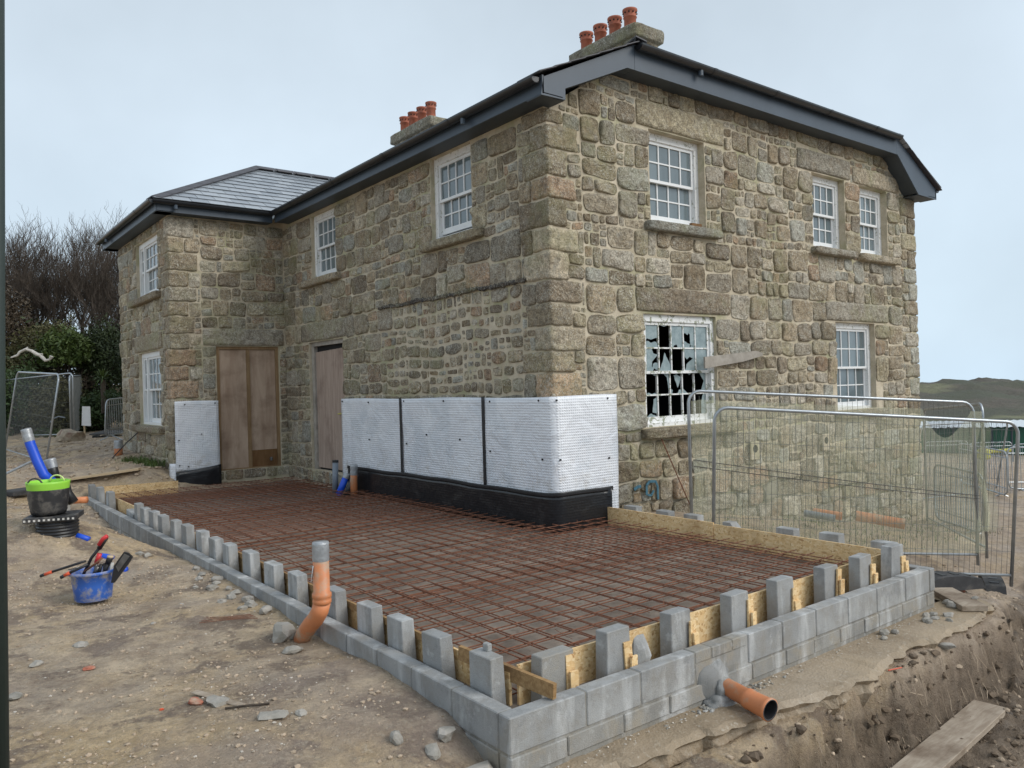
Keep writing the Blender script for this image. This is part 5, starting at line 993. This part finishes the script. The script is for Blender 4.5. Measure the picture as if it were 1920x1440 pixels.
def barrier(p,q,zp,zq,label,h=1.1,lean=0,nb=20,z0=.12,group='low steel crowd barriers'):
    p=Vector((p.x,p.y,zp)); q=Vector((q.x,q.y,zq)); d_=(q-p); Lg=d_.length; d_.normalize(); nn=Vector((d_.y,-d_.x,0)).normalized(); upv=(Vector((0,0,1))+nn*lean).normalized(); r_=.14; t=root('crowd_barrier',tuple(p),label,'barrier',group); W_=lambda u,v:p+d_*u+upv*v
    ar=(.3,.7,1.1,1.57); P_=[W_(0,z0+r_),W_(0,h-r_)]+[W_(r_-r_*math.cos(a),h-r_+r_*math.sin(a)) for a in ar]+[W_(Lg-r_+r_*math.sin(a),h-r_+r_*math.cos(a)) for a in (0,.4,.8,1.2,1.57)]+[W_(Lg,z0+r_)]+[W_(Lg-r_+r_*math.cos(a),z0+r_-r_*math.sin(a)) for a in (.5,1.57)]+[W_(r_-r_*math.sin(a),z0+r_-r_*math.cos(a)) for a in (0,.8)]
    m_=MB(); m_.tube(P_,.019,7,closed=True); bld(m_,'frame_tube','galvanised',t,True); m_=MB(); m_.tube([W_(0,z0+.16),W_(Lg,z0+.16)],.011,5).tube([W_(0,h-.14),W_(Lg,h-.14)],.011,5); bld(m_,'cross_rail','galvanised',t)
    for i in range(1,nb): u=Lg*i/nb; m_=MB(); m_.tube([W_(u,z0+.02),W_(u,h-.02)],.0075,4,False); bld(m_,'bar','galvanised',t)
    for u in (.3,Lg-.3): m_=MB(); m_.tube([W_(u,z0)+nn*.0,W_(u,0)+nn*.28-Vector((0,0,.0))],.014,5).tube([W_(u,z0),W_(u,0)-nn*.28],.014,5); bld(m_,'foot','galvanised',t)
barrier(at(1752,900,14.2),at(1843,900,12.9),-1.0,-1.05,'steel barrier directly behind the netting and fence corner'); barrier(at(1800,880,20),at(1888,880,17.5),-1.15,-1.15,'steel barrier behind the leaning posts at the right'); barrier(at(1890,880,18.5),at(2050,880,18.5),-1.15,-1.2,'steel barrier cut off by the right side of the view')
for i,(a,b_,d_) in enumerate(((1735,1815,31),(1818,1898,30),(1900,1985,29))): p_=at(a,850,d_); q_=at(b_,850,d_); barrier(p_,q_,-2.05,-2.05,('far steel barrier in front of the green shed, '+('behind the netting','middle of the row','at the right end of the row')[i]))
lb=at(197,850,18.9); rb=at(262,850,20.6); barrier(lb,rb,hz(lb.x,lb.y)+.05,hz(rb.x,rb.y)+.05,'steel barrier leaning beside the annex corner on the left',h=1.0,lean=.06)
# left fence panels
a=at(8,850,18.2); b_=at(84,850,16.0); heras(b_,a,.30,.45,1.95,'leaning mesh fence panel nearest on the left',lean=.16,group='mesh fence panels in front of the hedge')
a=at(-60,850,25.5); b_=at(140,850,22); heras(a,b_,.42,.58,1.85,'mesh fence panel standing along the hedge',group='mesh fence panels in front of the hedge')
a=at(134,850,21.8); b_=at(156,850,25); heras(a,b_,.56,.66,1.78,'narrow-looking mesh fence panel folded back by the white board',group='mesh fence panels in front of the hedge',wire=.035)
m_=MB(); q=at(160,781,22.8); t=root('white_board',(q.x,q.y,.6),'blank white board on a stake in front of the hedge','sign'); P_=[at(154,762,22.8),at(168.5,762,22.8),at(170,799,22.8),at(153,798,22.8)]; m_.prism(P_,fw*.02); bld(m_,'panel','white_plastic',t); m_=MB(); m_.beam(at(158,797,22.85),at(159,818,22.85),.05,.03); bld(m_,'stake','new_plank',t)
q=at(192,812,21.5); t=root('open_crate',(q.x,q.y,.6),'black open-fronted crate lying by the hedge','crate'); m_=MB(); a=at(174,822,21.5); b_=at(208,822,21.2); dx=(b_-a); z0=.52; 
for k in range(3): p_=a+dx*(k/2); m_.beam((p_.x,p_.y,z0),(p_.x+.25,p_.y+.5,z0),.03,.34)
bld(m_,'divider','tub_black',t); m_=MB(); P_=[Vector((a.x-.1,a.y-.1,z0+.19)),Vector((b_.x+.2,b_.y-.05,z0+.19)),Vector((b_.x+.6,b_.y+.7,z0+.24)),Vector((a.x+.4,a.y+.7,z0+.24))]; m_.prism(P_,(0,0,.03)); bld(m_,'lid','rubber',t)
q=at(131,826,20.5); zz=hz(q.x,q.y); V,F=rock(.42,.3,.22,31,2,.25); m_=MB(); m_.add([(v[0]+q.x,v[1]+q.y,v[2]+zz+.12) for v in V],F); o=m_.build('rubble_sack','sack',None,(q.x,q.y,zz)); tag(o,'slumped dirty sack at the foot of the folded fence panel','sack')
# ------------------------------------------------------------ loose boards
def plank(c,L_,w_,th,rz,z,mat,label,tilt=0,name='plank',cat='board'):
    t=thing(name,(c[0],c[1],z),label,cat,None,rz); m_=MB(); m_.box((0,0,th/2),(L_,w_,th),Matrix.Rotation(tilt,3,'Y'),.004); m_.build('board_body',mat,t); return t
p_=at(128,897,14.4); q_=at(262,877,14.7); t=root('pale_plank',tuple(p_),'long pale timber board lying on soil behind the green tub','board'); m_=MB(); a=Vector((p_.x,p_.y,max(hz(p_.x,p_.y)+.02,p_.z-.02))); b_=Vector((q_.x,q_.y,max(hz(q_.x,q_.y)+.02,q_.z-.02))); m_.beam(a,b_,.26,.035); bld(m_,'board_body','new_plank',t)
p_=at(8,935,11.0); q_=at(62,929,11.0); t=root('dark_plank',tuple(p_),'brown board lying on soil left of the green tub','board'); m_=MB(); m_.beam((p_.x-.5,p_.y,hz(p_.x,p_.y)+.05),(q_.x,q_.y,hz(q_.x,q_.y)+.05),.09,.05); bld(m_,'board_body','batten',t)
plank((3.15,-.73),2.1,.24,.045,.075,-.90,'old_plank','muddy weathered plank lying in the trench at the right')
plank((5.06,-.06),.22,.62,.05,-.72,-.345,'old_plank','short thick plank lying across the end of the footing')
plank((-1.0,1.55),.05,.45,.01,.35,hz(-1.0,1.55)-.001,'old_plank','thin timber strip pressed into the soil in front',name='timber_strip')
q=at(20,890,12.5); 
for i,(px,py,d_) in enumerate(((42,868,13.6),(112,880,12.6))): c_=at(px,py,d_); z_=hz(c_.x,c_.y); t=thing('dark_slab',(c_.x,c_.y,z_),('dark flat slab' if i==0 else 'small dark block')+(' lying left of the blue duct' if i==0 else ' behind the black duct'),'slab',None,.5); m_=MB(); m_.box((0,0,.05),((.6,.4,.1) if i==0 else (.2,.22,.22)),None,.02); m_.build('slab_body','rubber' if i==0 else 'old_concrete',t)
a=at(5,882,13.0); b_=at(60,865,12.9); t=root('steel_pole',tuple(a),'thin steel pole lying propped behind the blue duct','pole'); m_=MB(); m_.tube([at(-5,896,12),at(58,866,12.6)],.02,8); bld(m_,'tube','galvanised',t)
# ------------------------------------------------------------ rubble, one object each
rk=0
def rubble(x,y,s,label,grp=None,mat='rubble',zoff=0,name='rubble_stone',flat=.6,z=None):
    global rk; rk+=1; z_=hz(x,y) if z is None else z; V,F=rock(s,s*rs.uniform(.65,1),s*flat*rs.uniform(.7,1.1),rk*3+1,2,.3); m_=MB(); m_.add(V,F); o=m_.build(name,mat); o.location=(x,y,z_+s*flat*.35+zoff); o.rotation_euler=(0,0,rs.uniform(0,6)); return tag(o,label,'stone',grp)
rubble(-.15,.10,.16,'largest grey lump at the near corner of the block wall'); rubble(-.10,-.10,.15,'second big grey lump just below the wall corner'); rubble(-.28,.30,.07,'pale squarish stone near the wall corner'); rubble(-.42,.45,.065,'tan flat stone left of the wall corner'); rubble(-.14,.40,.08,'grey lump tight against the wall near the corner')
rubble(-.86,1.03,.085,'flat grey mortar lump beside a red brick fragment',flat=.35); rubble(-.72,.98,.05,'small grey mortar lump in the open soil',flat=.4); o=rubble(-1.02,1.5,.085,'greenish grey slab of mortar lying next to the broken brick',flat=.35); o=rubble(-1.12,1.58,.055,'red broken brick fragment on the soil','' or None,'brick_red',name='brick_fragment'); o=rubble(-1.30,1.62,.016,'tiny orange red chip left of the brick fragment',None,'tool_orange',name='plastic_chip')
rubble(-.22,2.52,.13,'grey concrete lump under the orange drain bend',flat=.9); rubble(-.26,2.22,.085,'grey stone below the orange drain bend',flat=.5)
for i,(x,y,s) in enumerate([(-.09,5.2,.05),(-.12,4.9,.06),(-.18,4.75,.05),(-.08,4.55,.07),(-.13,4.4,.05),(-.2,4.3,.06),(-.09,4.15,.05),(-.1,3.95,.06),(-.16,3.85,.07),(-.09,3.62,.08),(-.14,3.45,.07),(-.22,3.4,.05),(-.1,3.2,.075),(-.3,4.45,.04),(-.28,3.75,.05)]): rubble(x,y,s,'small grey stone in the line of rubble along the left wall','stones lying against the left block wall')
rubble(-.42,6.1,.055,'left one of two pale stones on open soil near the left wall'); rubble(-.36,6.02,.06,'right one of two pale stones on open soil near the left wall')
for i,(x,y,s) in enumerate([(4.30,-.13,.05),(4.40,-.16,.045),(4.48,-.11,.05),(4.42,-.08,.04),(4.56,-.19,.055),(4.28,-.17,.04)]): rubble(x,y,s,'small broken block piece in the heap on the footing','block pieces heaped on the footing',z=-.35,flat=.7)
for i,(x,y,s,l) in enumerate([(4.86,-.10,.075,'pale broken block lying near the end plank'),(4.93,-.04,.055,'pale block fragment beside the end plank'),(3.72,-.07,.055,'grey lump on the footing close to the wall foot'),(3.80,-.12,.04,'smaller dark lump on the footing'),(3.6,-.13,.035,'flat chip on the footing ledge'),(4.42,-.27,.04,'dark stone near the outer edge of the footing'),(5.1,-.2,.04,'dark stone on top of the end plank')]): rubble(x,y,s,l,z=-.35+(.05 if i==6 else 0),flat=.7)
rubble(4.0,-.42,.07,'dark stone lying in the trench beside the plank'); rubble(1.9,-.22,.02,'tiny dark pebble on the footing beyond the orange outlet',z=-.35)
for i,(x,y,s,l) in enumerate([(-1.95,2.4,.07,'flat brown stone at the far left of the soil'),(-1.75,3.05,.06,'pale stone left of centre on the soil'),(-1.45,3.3,.08,'low pale lump on the soil below the blue bucket'),(-1.5,2.7,.05,'reddish stone on the soil below the blue bucket'),(-.9,3.5,.03,'small pale stone right of the blue bucket'),(-.55,4.0,.03,'small white stone between the bucket and the wall')]): rubble(x,y,s,l,flat=.4,mat='brick_red' if i==3 else 'rubble')
for i,(px,py,d_,mt) in enumerate(((1793,1062,8.0,'brick_red'),(1800,1066,7.9,'brick_red'))): c_=at(px,py,d_); rubble(c_.x,c_.y,.05,('left' if i==0 else 'right')+' red brick lump by the black fence foot',None,mt,name='brick_fragment')
# small stones and clods, uncountable
def scatter(name,label,n,rng_,smin,smax,mat,sub=1,zoff=0.0,dens=None,kind='stuff'):
    m_=MB(); base=[rock(1,.8,.55,k*5+2,sub,.35) for k in range(8)]; k=0; xs=[];
    pts=[]
    while len(pts)<n:
        x=rs.uniform(rng_[0],rng_[1]); y=rs.uniform(rng_[2],rng_[3])
        if dens and rs.random()>dens(x,y): continue
        pts.append((x,y))
    zs=terr(np.array([p[0] for p in pts]),np.array([p[1] for p in pts]))
    allV=[];allF=[];nb=0
    for (x,y),z in zip(pts,zs):
        V,F=base[rs.randrange(8)]; s=smin+(smax-smin)*rs.random()**2.6; a=rs.uniform(0,6.28); ca_,sa=math.cos(a),math.sin(a)
        for v in V: allV.append((x+s*(v[0]*ca_-v[1]*sa),y+s*(v[0]*sa+v[1]*ca_),z+s*(v[2]+.15)+zoff))
        allF+=[[i+nb for i in f] for f in F]; nb+=len(V)
    o=mesh_obj(name,allV,allF,mat,None,(0,0,0),False); return tag(o,label,None,None,kind)
free=lambda x,y: 0 if (-.03<x<5.2 and -.38<y<12.4) or (x>3.8 and y>3.9) or (x>1.6 and y>12.5) else 1
fl=lambda x,y: free(x,y)*(.25+.75*float(sst(np.array(fbm(x,y,1.2,3,4)),-.1,.4)))
scatter('pebbles','small brown stones scattered over the soil',1700,(-2.5,.0,-.6,9),.003,.014,'pebble',dens=fl); scatter('clods','crumbled clods of earth scattered over the soil',3000,(-2.5,.0,-.6,9),.006,.024,'clod',dens=fl); scatter('pale_chips','pale mortar chips scattered over the soil',700,(-2.5,.0,-.6,9),.003,.015,'pale_pebble',dens=fl)
scatter('trench_stones','earth clods and stones in the trench and on the track',2600,(1.0,9,-2.2,3.6),.005,.035,'clod',dens=lambda x,y: free(x,y)*(1 if x-y>1 else .3)); scatter('far_clods','clods on the churned ground behind the green tub',2600,(-2.5,2,9,20),.01,.06,'clod',dens=free); scatter('footing_crumbs','crumbs of mortar along the foot of the front wall',260,(.1,4.7,-.10,-.01),.003,.012,'pale_pebble',zoff=.16)
scatter('bank_clods','torn clods of dark earth on the trench bank',700,(1.3,8,-1.1,-.2),.012,.06,'dark_clod',dens=lambda x,y: free(x,y)*(1 if y<-.32 or x>5.2 else 0))
m_=MB()
for k in range(170):
    x=rs.uniform(1.6,6.0); y=-.46-rs.uniform(0,.25)+(.3*max(0,x-5.2)); z_=hz(x,y); l2=rs.uniform(.05,.2); m_.tube([(x,y,z_+.03),(x+rs.gauss(0,.02),y-.03,z_-l2*.4),(x+rs.gauss(0,.05),y-.06,z_-l2)],.0022,3,False)
o=m_.build('roots','clod'); tag(o,'fine roots hanging out of the trench bank',None,None,'stuff')
# string in the trench bank
t=root('twine',(2.1,-.55,-.6),'pale twine hanging down the trench bank','twine'); m_=MB(); m_.tube([at(1592,1345,5.6),at(1595,1375,5.5),at(1590,1400,5.45),at(1596,1425,5.4)],.004,5); bld(m_,'strand','pale_branch',t)
t=root('dead_stick',(-.9,1.4,-.1),'dark stick lying beside the mortar lump on the soil','stick'); z_=hz(-.95,1.32); m_=MB(); m_.tube([(-1.02,1.36,z_+.01),(-.92,1.29,z_+.02),(-.80,1.25,z_+.012)],.007,5); bld(m_,'twig','bark',t)
t=root('wire_offcuts',(-.3,3.0,-.1),'rusty wire offcuts lying near the left wall','wire')
for k in range(4): z_=hz(-.42,3.2)+.012; m_=MB(); m_.tube([(-.62+.03*k,3.25+.04*k,z_),(-.40,3.13+.03*k,z_+.01),(-.22,3.05+.05*k,z_)],.003,4); bld(m_,'wire','rust',t)
t=root('orange_string',(-.36,-.1,0),'orange marker string lying in the trench','string'); c_=at(1670,1410,5.7); m_=MB(); m_.tube([(c_.x,c_.y,hz(c_.x,c_.y)+.01),(c_.x+.1,c_.y-.05,hz(c_.x,c_.y)+.02)],.005,5); bld(m_,'strand','tool_orange',t)
c_=at(1700,1035,9.2)
t=root('white_channel',(4.95,1.3,-.25),'pale grey plastic channel lying outside the right edge boards','channel'); m_=MB(); m_.bb(4.86,5.6,.95,1.0,-.33,-.12).bb(4.86,5.6,1.0,1.2,-.33,-.30); bld(m_,'channel_side','grey_pipe',t)
# ------------------------------------------------------------ shed, person, far kit
t=root('green_shed',tuple(at(1850,845,45)),'long low dark green shed with a white corrugated roof','shed'); a=at(1715,800,46); b_=at(2010,800,44); dn=Vector((fw.x,fw.y,0)).normalized(); z0,z1=-3.8,-1.45
m_=MB(); m_.prism([(a.x,a.y,z0),(b_.x,b_.y,z0),(b_.x,b_.y,z1),(a.x,a.y,z1)],dn*2.6); bld(m_,'wall','green_paint',t); dd=(b_-a); Lg=dd.length; dd.normalize(); V=[];F=[]; n2=int(Lg/.18)
for i in range(n2+1):
    for j in range(2): p=a+dd*(Lg*i/n2)+dn*(-.25+3.1*j); V.append((p.x,p.y,z1+.03+.10*j*2.2+.05*(i%2)))
F=[(i*2,i*2+2,i*2+3,i*2+1) for i in range(n2)]; m_=MB().add(V,F); rfs=bld(m_,'corrugated_roof','pale_sheet',t)
for i in range(1,8): p=a+dd*(Lg*i/8)-dn*.02; m_=MB(); m_.beam((p.x,p.y,z0),(p.x,p.y,z1),.08,.05,(1,0,0)); bld(m_,'upright','slate_grey_metal',t)
t=root('blue_tarp',tuple(at(1850,792,52)),'blue and white tarpaulin sheeted load beyond the green shed','tarpaulin'); m_=MB(); c_=at(1858,800,52); V,F=rock(1.5,1.2,.7,9,2,.2); m_.add([(v[0]+c_.x,v[1]+c_.y,v[2]+c_.z-.3) for v in V],F); bld(m_,'sheet','tarp_blue',t)
def person(base,face,label):
    t=thing('person',tuple(base),label,'person',None,face); ed_=[]; J={'pelvis':(0,0,.95,.15),'chest':(0,.0,1.3,.17),'neck':(0,0,1.5,.06),'head':(0,.01,1.62,.10),'crown':(0,0,1.72,.08),'sl':(-.19,0,1.42,.075),'el':(-.27,.03,1.14,.05),'wl':(-.24,.2,.98,.035),'hl':(-.22,.27,.95,.04),'sr':(.19,0,1.42,.075),'er':(.27,.03,1.14,.05),'wr':(.24,.2,.98,.035),'hr':(.22,.27,.95,.04),'tl':(-.1,0,.88,.095),'kl':(-.11,.02,.5,.065),'al':(-.11,-.02,.1,.045),'fl':(-.12,.14,.04,.045),'tr':(.1,0,.88,.095),'kr':(.11,.02,.5,.065),'ar':(.11,-.02,.1,.045),'fr':(.12,.14,.04,.045)}
    ks=list(J); E=[('pelvis','chest'),('chest','neck'),('neck','head'),('head','crown'),('chest','sl'),('sl','el'),('el','wl'),('wl','hl'),('chest','sr'),('sr','er'),('er','wr'),('wr','hr'),('pelvis','tl'),('tl','kl'),('kl','al'),('al','fl'),('pelvis','tr'),('tr','kr'),('kr','ar'),('ar','fr')]
    me=bpy.data.meshes.new('body'); me.from_pydata([J[k][:3] for k in ks],[(ks.index(a),ks.index(b)) for a,b in E],[]); ob=bpy.data.objects.new('body',me); COL.objects.link(ob); ob.parent=t; me.materials.append(M['navy_cloth']); sk=ob.modifiers.new('s','SKIN')
    for i,k in enumerate(ks): me.skin_vertices[0].data[i].radius=(J[k][3],J[k][3])
    me.skin_vertices[0].data[0].use_root=True; ss=ob.modifiers.new('u','SUBSURF'); ss.levels=1; ss.render_levels=1
    m_=MB(); m_.lathe((0,.01,1.50),[(0,0),(.07,.03),(.105,.11),(.10,.18),(.05,.23),(0,.24)],14); m_.build('face','skin',t,None,True); m_=MB(); m_.lathe((0,0,1.64),[(.16,0),(.135,.01),(.13,.07),(.09,.13),(0,.155)],16); m_.build('helmet','helmet',t,None,True); m_=MB(); m_.lathe((0,0,.98),[(.19,0),(.2,.2),(.22,.42),(.12,.5),(.08,.51)],14); m_.build('jacket','hivis',t,None,True); return t
c_=at(1879,800,50); person((c_.x,c_.y,-3.25),2.4,'distant worker in a white helmet seen above the green shed')
# yellow digger attachment glimpsed between the barriers
c_=at(1845,862,22); z_=hz(c_.x,c_.y); t=root('yellow_tool',(c_.x,c_.y,z_),'small yellow machine glimpsed between the far barriers','machine'); m_=MB(); m_.box((c_.x,c_.y,z_+.45),(.25,.3,.3),None,.05); m_.tube([(c_.x,c_.y,z_+.5),(c_.x+.5,c_.y-.5,z_+.55)],.05,8); bld(m_,'casing','yellow_strap',t)
# dark green post close to the camera at the left
c_=at(-9,720,1.05); t=root('dark_post',(c_.x,c_.y,-.2),'dark green metal post close by at the left edge','post'); m_=MB(); m_.tube([at(-12,-60,1.05),at(-10.5,720,1.05),at(-2,1500,1.05)],.0125,14); bld(m_,'pole','post_green',t,True)
# ------------------------------------------------------------ bare trees on the bank
def bare_tree(x,y,h,seed,label):
    r_=random.Random(seed); z0=hz(x,y)-.2; t=root('bare_tree',(x,y,z0),label,'tree','bare trees behind the hedge'); tr=MB(); cr=MB()
    def grow(p,d,L_,rad,lv):
        n=4; P_=[p]; rr_2=[rad]; q=p.copy(); dd=d.copy(); tip=.55 if lv<4 else .35
        for i in range(n): dd=(dd+Vector((r_.gauss(0,.11+.03*lv),r_.gauss(0,.11+.03*lv),.05+.03*lv))).normalized(); q=q+dd*(L_/n); P_.append(q.copy()); rr_2.append(rad*(1-(1-tip)*(i+1)/n))
        (tr if lv<2 else cr).tube(P_,rr_2,6 if lv<2 else (4 if lv<3 else 3),False)
        if lv>=5: return
        k=(5,5,5,4,4)[lv]
        for i in range(k):
            f_=(i+r_.uniform(.3,1))/k*.75+.25; f_=min(f_,1); jj=min(n-1,int(f_*n)); pp=P_[jj]+(P_[jj+1]-P_[jj])*(f_*n-jj); dl=(P_[jj+1]-P_[jj]).normalized(); az_=r_.uniform(0,6.28); sp=r_.uniform(.35,.75); nd=(dl+Vector((math.cos(az_)*sp,math.sin(az_)*sp,r_.uniform(0,.2)))).normalized()
            grow(pp,nd,L_*r_.uniform(.52,.78),max(rr_2[jj]*r_.uniform(.42,.62),.0065),lv+1)
    for s in range(2):
        a=r_.uniform(0,6.28); grow(Vector((x+.25*math.cos(a),y+.25*math.sin(a),z0)),Vector((.22*math.cos(a),.22*math.sin(a),1)).normalized(),h*.46,h*.016,0)
    bld(tr,'trunk','bark',t); bld(cr,'crown','bark',t); return len(cr.F)
tl=[(8,31,'first bare tree from the left behind the hedge'),(52,34,'second bare tree from the left, its twigs against the sky'),(92,31,'third bare tree from the left, dark forked stems'),(135,36,'fourth bare tree from the left, above the green laurel'),(176,31,'fifth bare tree from the left, beside the sky gap'),(210,29,'sixth bare tree from the left, close to the house'),(248,33,'bare tree partly hidden by the left house corner'),(-40,31,'bare tree at the far left edge')]
nf=0
for i,(px,d_,l) in enumerate(tl):
    c_=at(px,700,d_); zt=CAM.z+d_*(745-(408+(i%3)*14+(25 if px>160 else 0)))/FL; nf+=bare_tree(c_.x,c_.y,(zt-hz(c_.x,c_.y))*1.0,40+i,l)
print('twig faces',nf)
# ------------------------------------------------------------ bushes, ivy and plants
def bush(c,rx,ry,rz,n,mat,label,ls=.07,seed=0,name='bush',clump=14,grp=None,cat='bush',stem=True,droop=0):
    r_=np.random.RandomState(seed); zc=c[2]; nc=max(6,int(n/clump)); th=r_.uniform(0,2*np.pi,nc); ph=np.arccos(r_.uniform(-.45,1,nc)); rad=r_.uniform(.45,1.05,nc)**.5; rad*=1+.18*r_.randn(nc)
    cc=np.c_[np.cos(th)*np.sin(ph)*rx*rad,np.sin(th)*np.sin(ph)*ry*rad,np.cos(ph)*rz*rad]; idx=r_.randint(0,nc,n); P_=cc[idx]+r_.randn(n,3)*np.array([rx,ry,rz])*.10
    a=r_.randn(n,3); a/=np.linalg.norm(a,axis=1)[:,None]; b2=np.cross(a,r_.randn(n,3)); b2/=np.linalg.norm(b2,axis=1)[:,None]; s_=ls*r_.uniform(.5,1.3,n)[:,None]
    q=np.stack([P_-a*s_,P_-b2*s_*.42,P_+a*s_,P_+b2*s_*.42],1).reshape(-1,3)+np.array(c); F=(np.arange(n)[:,None]*4+np.arange(4)).tolist()
    t=root(name,(c[0],c[1],hz(c[0],c[1])),label,cat,grp); mesh_obj('foliage',q,F,mat,t,tuple(t['o0']))
    if stem:
        m_=MB()
        for k in range(9): v=cc[r_.randint(nc)]; m_.tube([(c[0],c[1],hz(c[0],c[1])-.1),(c[0]+v[0]*.4,c[1]+v[1]*.4,c[2]+v[2]*.2),(c[0]+v[0],c[1]+v[1],c[2]+v[2])],[.04,.025,.008],4,False)
        bld(m_,'stems','bark',t)
    return t
def bpx(px,py,d_,wpx,hpx,n,mat,label,seed,ls=.08,depth=1.4,**k):
    c=at(px,py,d_); rx=wpx/2*d_/FL; rz=hpx/2*d_/FL; return bush((c.x,c.y,c.z),rx,max(rx*.7,depth*.6),rz,n,mat,label,ls,seed,**k)
bpx(8,655,28,110,190,11000,'leaf_brown','tall brown bramble thicket at the far left behind the fence',1,.07,2.5); bpx(60,690,27,100,120,8000,'leaf_olive','olive brown scrub behind the leaning fence panel',2,.06,2)
bpx(125,665,25.5,82,80,9000,'leaf_green','bright green laurel above the fence panels',3,.075); bpx(100,645,26.5,70,70,5000,'leaf_olive','yellow-green shrub left of the laurel',4,.06)
bpx(30,770,24.5,110,150,9000,'ivy','ivy-covered bank behind the leaning fence panel',5,.07); bpx(105,780,24.5,100,130,8000,'leaf_olive','low olive scrub behind the second fence panel',6,.055); bpx(95,822,23.6,50,34,2200,'leaf_green','small green bush at the foot of the fence',7,.05)
bpx(200,690,26.5,80,150,10000,'leaf_dark','dark ivy-clad thicket beside the house',8,.06,2); bpx(165,735,26,70,70,3500,'leaf_brown','bare brown undergrowth below the laurel',9,.05); bpx(200,775,25,90,80,8000,'ivy','low green ivy bank beside the annex corner',10,.06); bpx(155,800,25,70,60,3500,'leaf_dark','dark undergrowth behind the white board',11,.055)
bpx(150,700,29,330,150,9000,'leaf_dark','dark hedge running behind all the shrubs',12,.10,1.5,name='hedge'); bpx(-70,690,28,120,260,7000,'leaf_dark','dark thicket beyond the left edge',13,.1,2)
# cordyline and a grassy tuft
def spiky(px,py,d_,n,L_,mat,label,name,cat,trunkh=0,seed=0,z=None):
    r_=random.Random(seed); c=at(px,py,d_); z_=c.z if z is None else z; t=root(name,(c.x,c.y,z_-trunkh),label,cat); m_=MB()
    for k in range(n):
        a=r_.uniform(0,6.28); e_=r_.uniform(-.3,1.4); l2=L_*r_.uniform(.6,1.1); d1=Vector((math.cos(a)*math.cos(e_),math.sin(a)*math.cos(e_),math.sin(e_))); s_=Vector((-math.sin(a),math.cos(a),0))*L_*.035; p=Vector((c.x,c.y,z_)); m1=p+d1*l2*.6; e2=p+d1*l2+Vector((0,0,-l2*.25)); m_.add([p-s_*.4,p+s_*.4,m1+s_,m1-s_,e2],[(0,1,2,3),(3,2,4)])
    bld(m_,'leaves',mat,t)
    if trunkh: m_=MB(); m_.tube([(c.x,c.y,z_-trunkh),(c.x,c.y,z_)],.07,8); bld(m_,'stem','bark',t)
    return t
spiky(193,712,23.5,70,.55,'leaf_green','spiky cordyline with arching narrow leaves on the bank','cordyline','plant',1.0,3); spiky(200,748,23.2,45,.4,'ivy','smaller spiky plant below the cordyline','spiky_plant','plant',.3,4)
def tuft(x,y,n,L_,label,seed,grp=None,z=None):
    r_=random.Random(seed); z_=hz(x,y) if z is None else z; t=root('grass_tuft',(x,y,z_),label,'grass tuft',grp); m_=MB()
    for k in range(n):
        a=r_.uniform(0,6.28); px_=x+r_.gauss(0,L_*.6); py_=y+r_.gauss(0,L_*.6); l2=L_*r_.uniform(.5,1.2); o_=Vector((math.cos(a),math.sin(a),0)); s_=Vector((-math.sin(a),math.cos(a),0))*.006; p=Vector((px_,py_,z_-.01)); m1=p+Vector((0,0,l2*.7))+o_*l2*.25; e2=m1+o_*l2*.45+Vector((0,0,l2*.1)); m_.add([p-s_,p+s_,m1+s_,m1-s_,e2],[(0,1,2,3),(3,2,4)])
    bld(m_,'blades','grass_green',t)
for i,(x,y) in enumerate(((1.38,13.1),(1.36,13.7),(1.25,14.3))): tuft(x,y,140,.16,('nearest','middle','farthest')[i]+' green grass tuft at the foot of the annex side wall',i,'tufts along the annex wall')
m_=MB(); r_=random.Random(5)
for k in range(1300):
    x=r_.uniform(6.2,12.5); y=r_.uniform(2.2,4.0); l2=r_.uniform(.03,.09); a=r_.uniform(0,6.28); o_=Vector((math.cos(a),math.sin(a),0)); s_=Vector((-math.sin(a),math.cos(a),0))*.005; p=Vector((x,y,0)); m_.add([p-s_,p+s_,p+o_*l2*.5+Vector((0,0,l2))],[(0,1,2)])
xs=np.array([v[0] for v in m_.V]); ys_=np.array([v[1] for v in m_.V]); zz=terr(xs,ys_); m_.V=[(v[0],v[1],v[2]+z) for v,z in zip(m_.V,zz)]
o=m_.build('grass','grass_green'); tag(o,'thin grass growing along the foot of the right-hand wall',None,None,'stuff')
# pale dead branch caught in the scrub
P_=[at(*p,20.5) for p in ((20.6,670.5),(33,666),(37,660),(49,654.5),(59.6,658),(69,664),(75,666),(85.6,676),(93,674),(97,668))]; t=root('dead_branch',tuple(P_[0]),'pale bleached branch caught in the scrub above the fence','branch'); m_=MB(); m_.tube(P_,[.02,.03,.03,.035,.04,.045,.045,.04,.03,.05],6); m_.tube([P_[3],at(52,651,20.5)],.02,5).tube([P_[5],at(80,664,20.5)],.02,5); bld(m_,'wood','pale_branch',t)
# blue hose looping behind the fence
P_=[at(94,792,22.5),at(100,785,22.5),at(110,781,22.5),at(122,783,22.5)]; t=root('blue_hose',tuple(P_[0]),'thin blue hose looping up behind the second fence panel','hose'); m_=MB(); m_.tube(P_,.018,6); bld(m_,'hose_body','grey_pipe',t)
t=root('leaning_rod',(5.9,3.9,.0),'thin rusty rod leaning against the wall right of the white sheet','rod'); m_=MB(); m_.tube([(6.05,3.8,.02),(5.75,4.02,.95)],.008,5); bld(m_,'rod_body','rust',t)
t=root('black_cable',(.9,14.6,0),'black cable trailing from the annex sill to the soil','cable'); m_=MB(); m_.tube([(1.5,14.9,.95),(1.25,14.8,.75),(1.0,14.9,.45),(.85,15.2,.36)],.012,5); bld(m_,'cable_body','pipe_black',t)
print('objects',len(bpy.data.objects),'tris~',sum(len(o.data.polygons)*2 for o in bpy.data.objects if o.type=='MESH'))
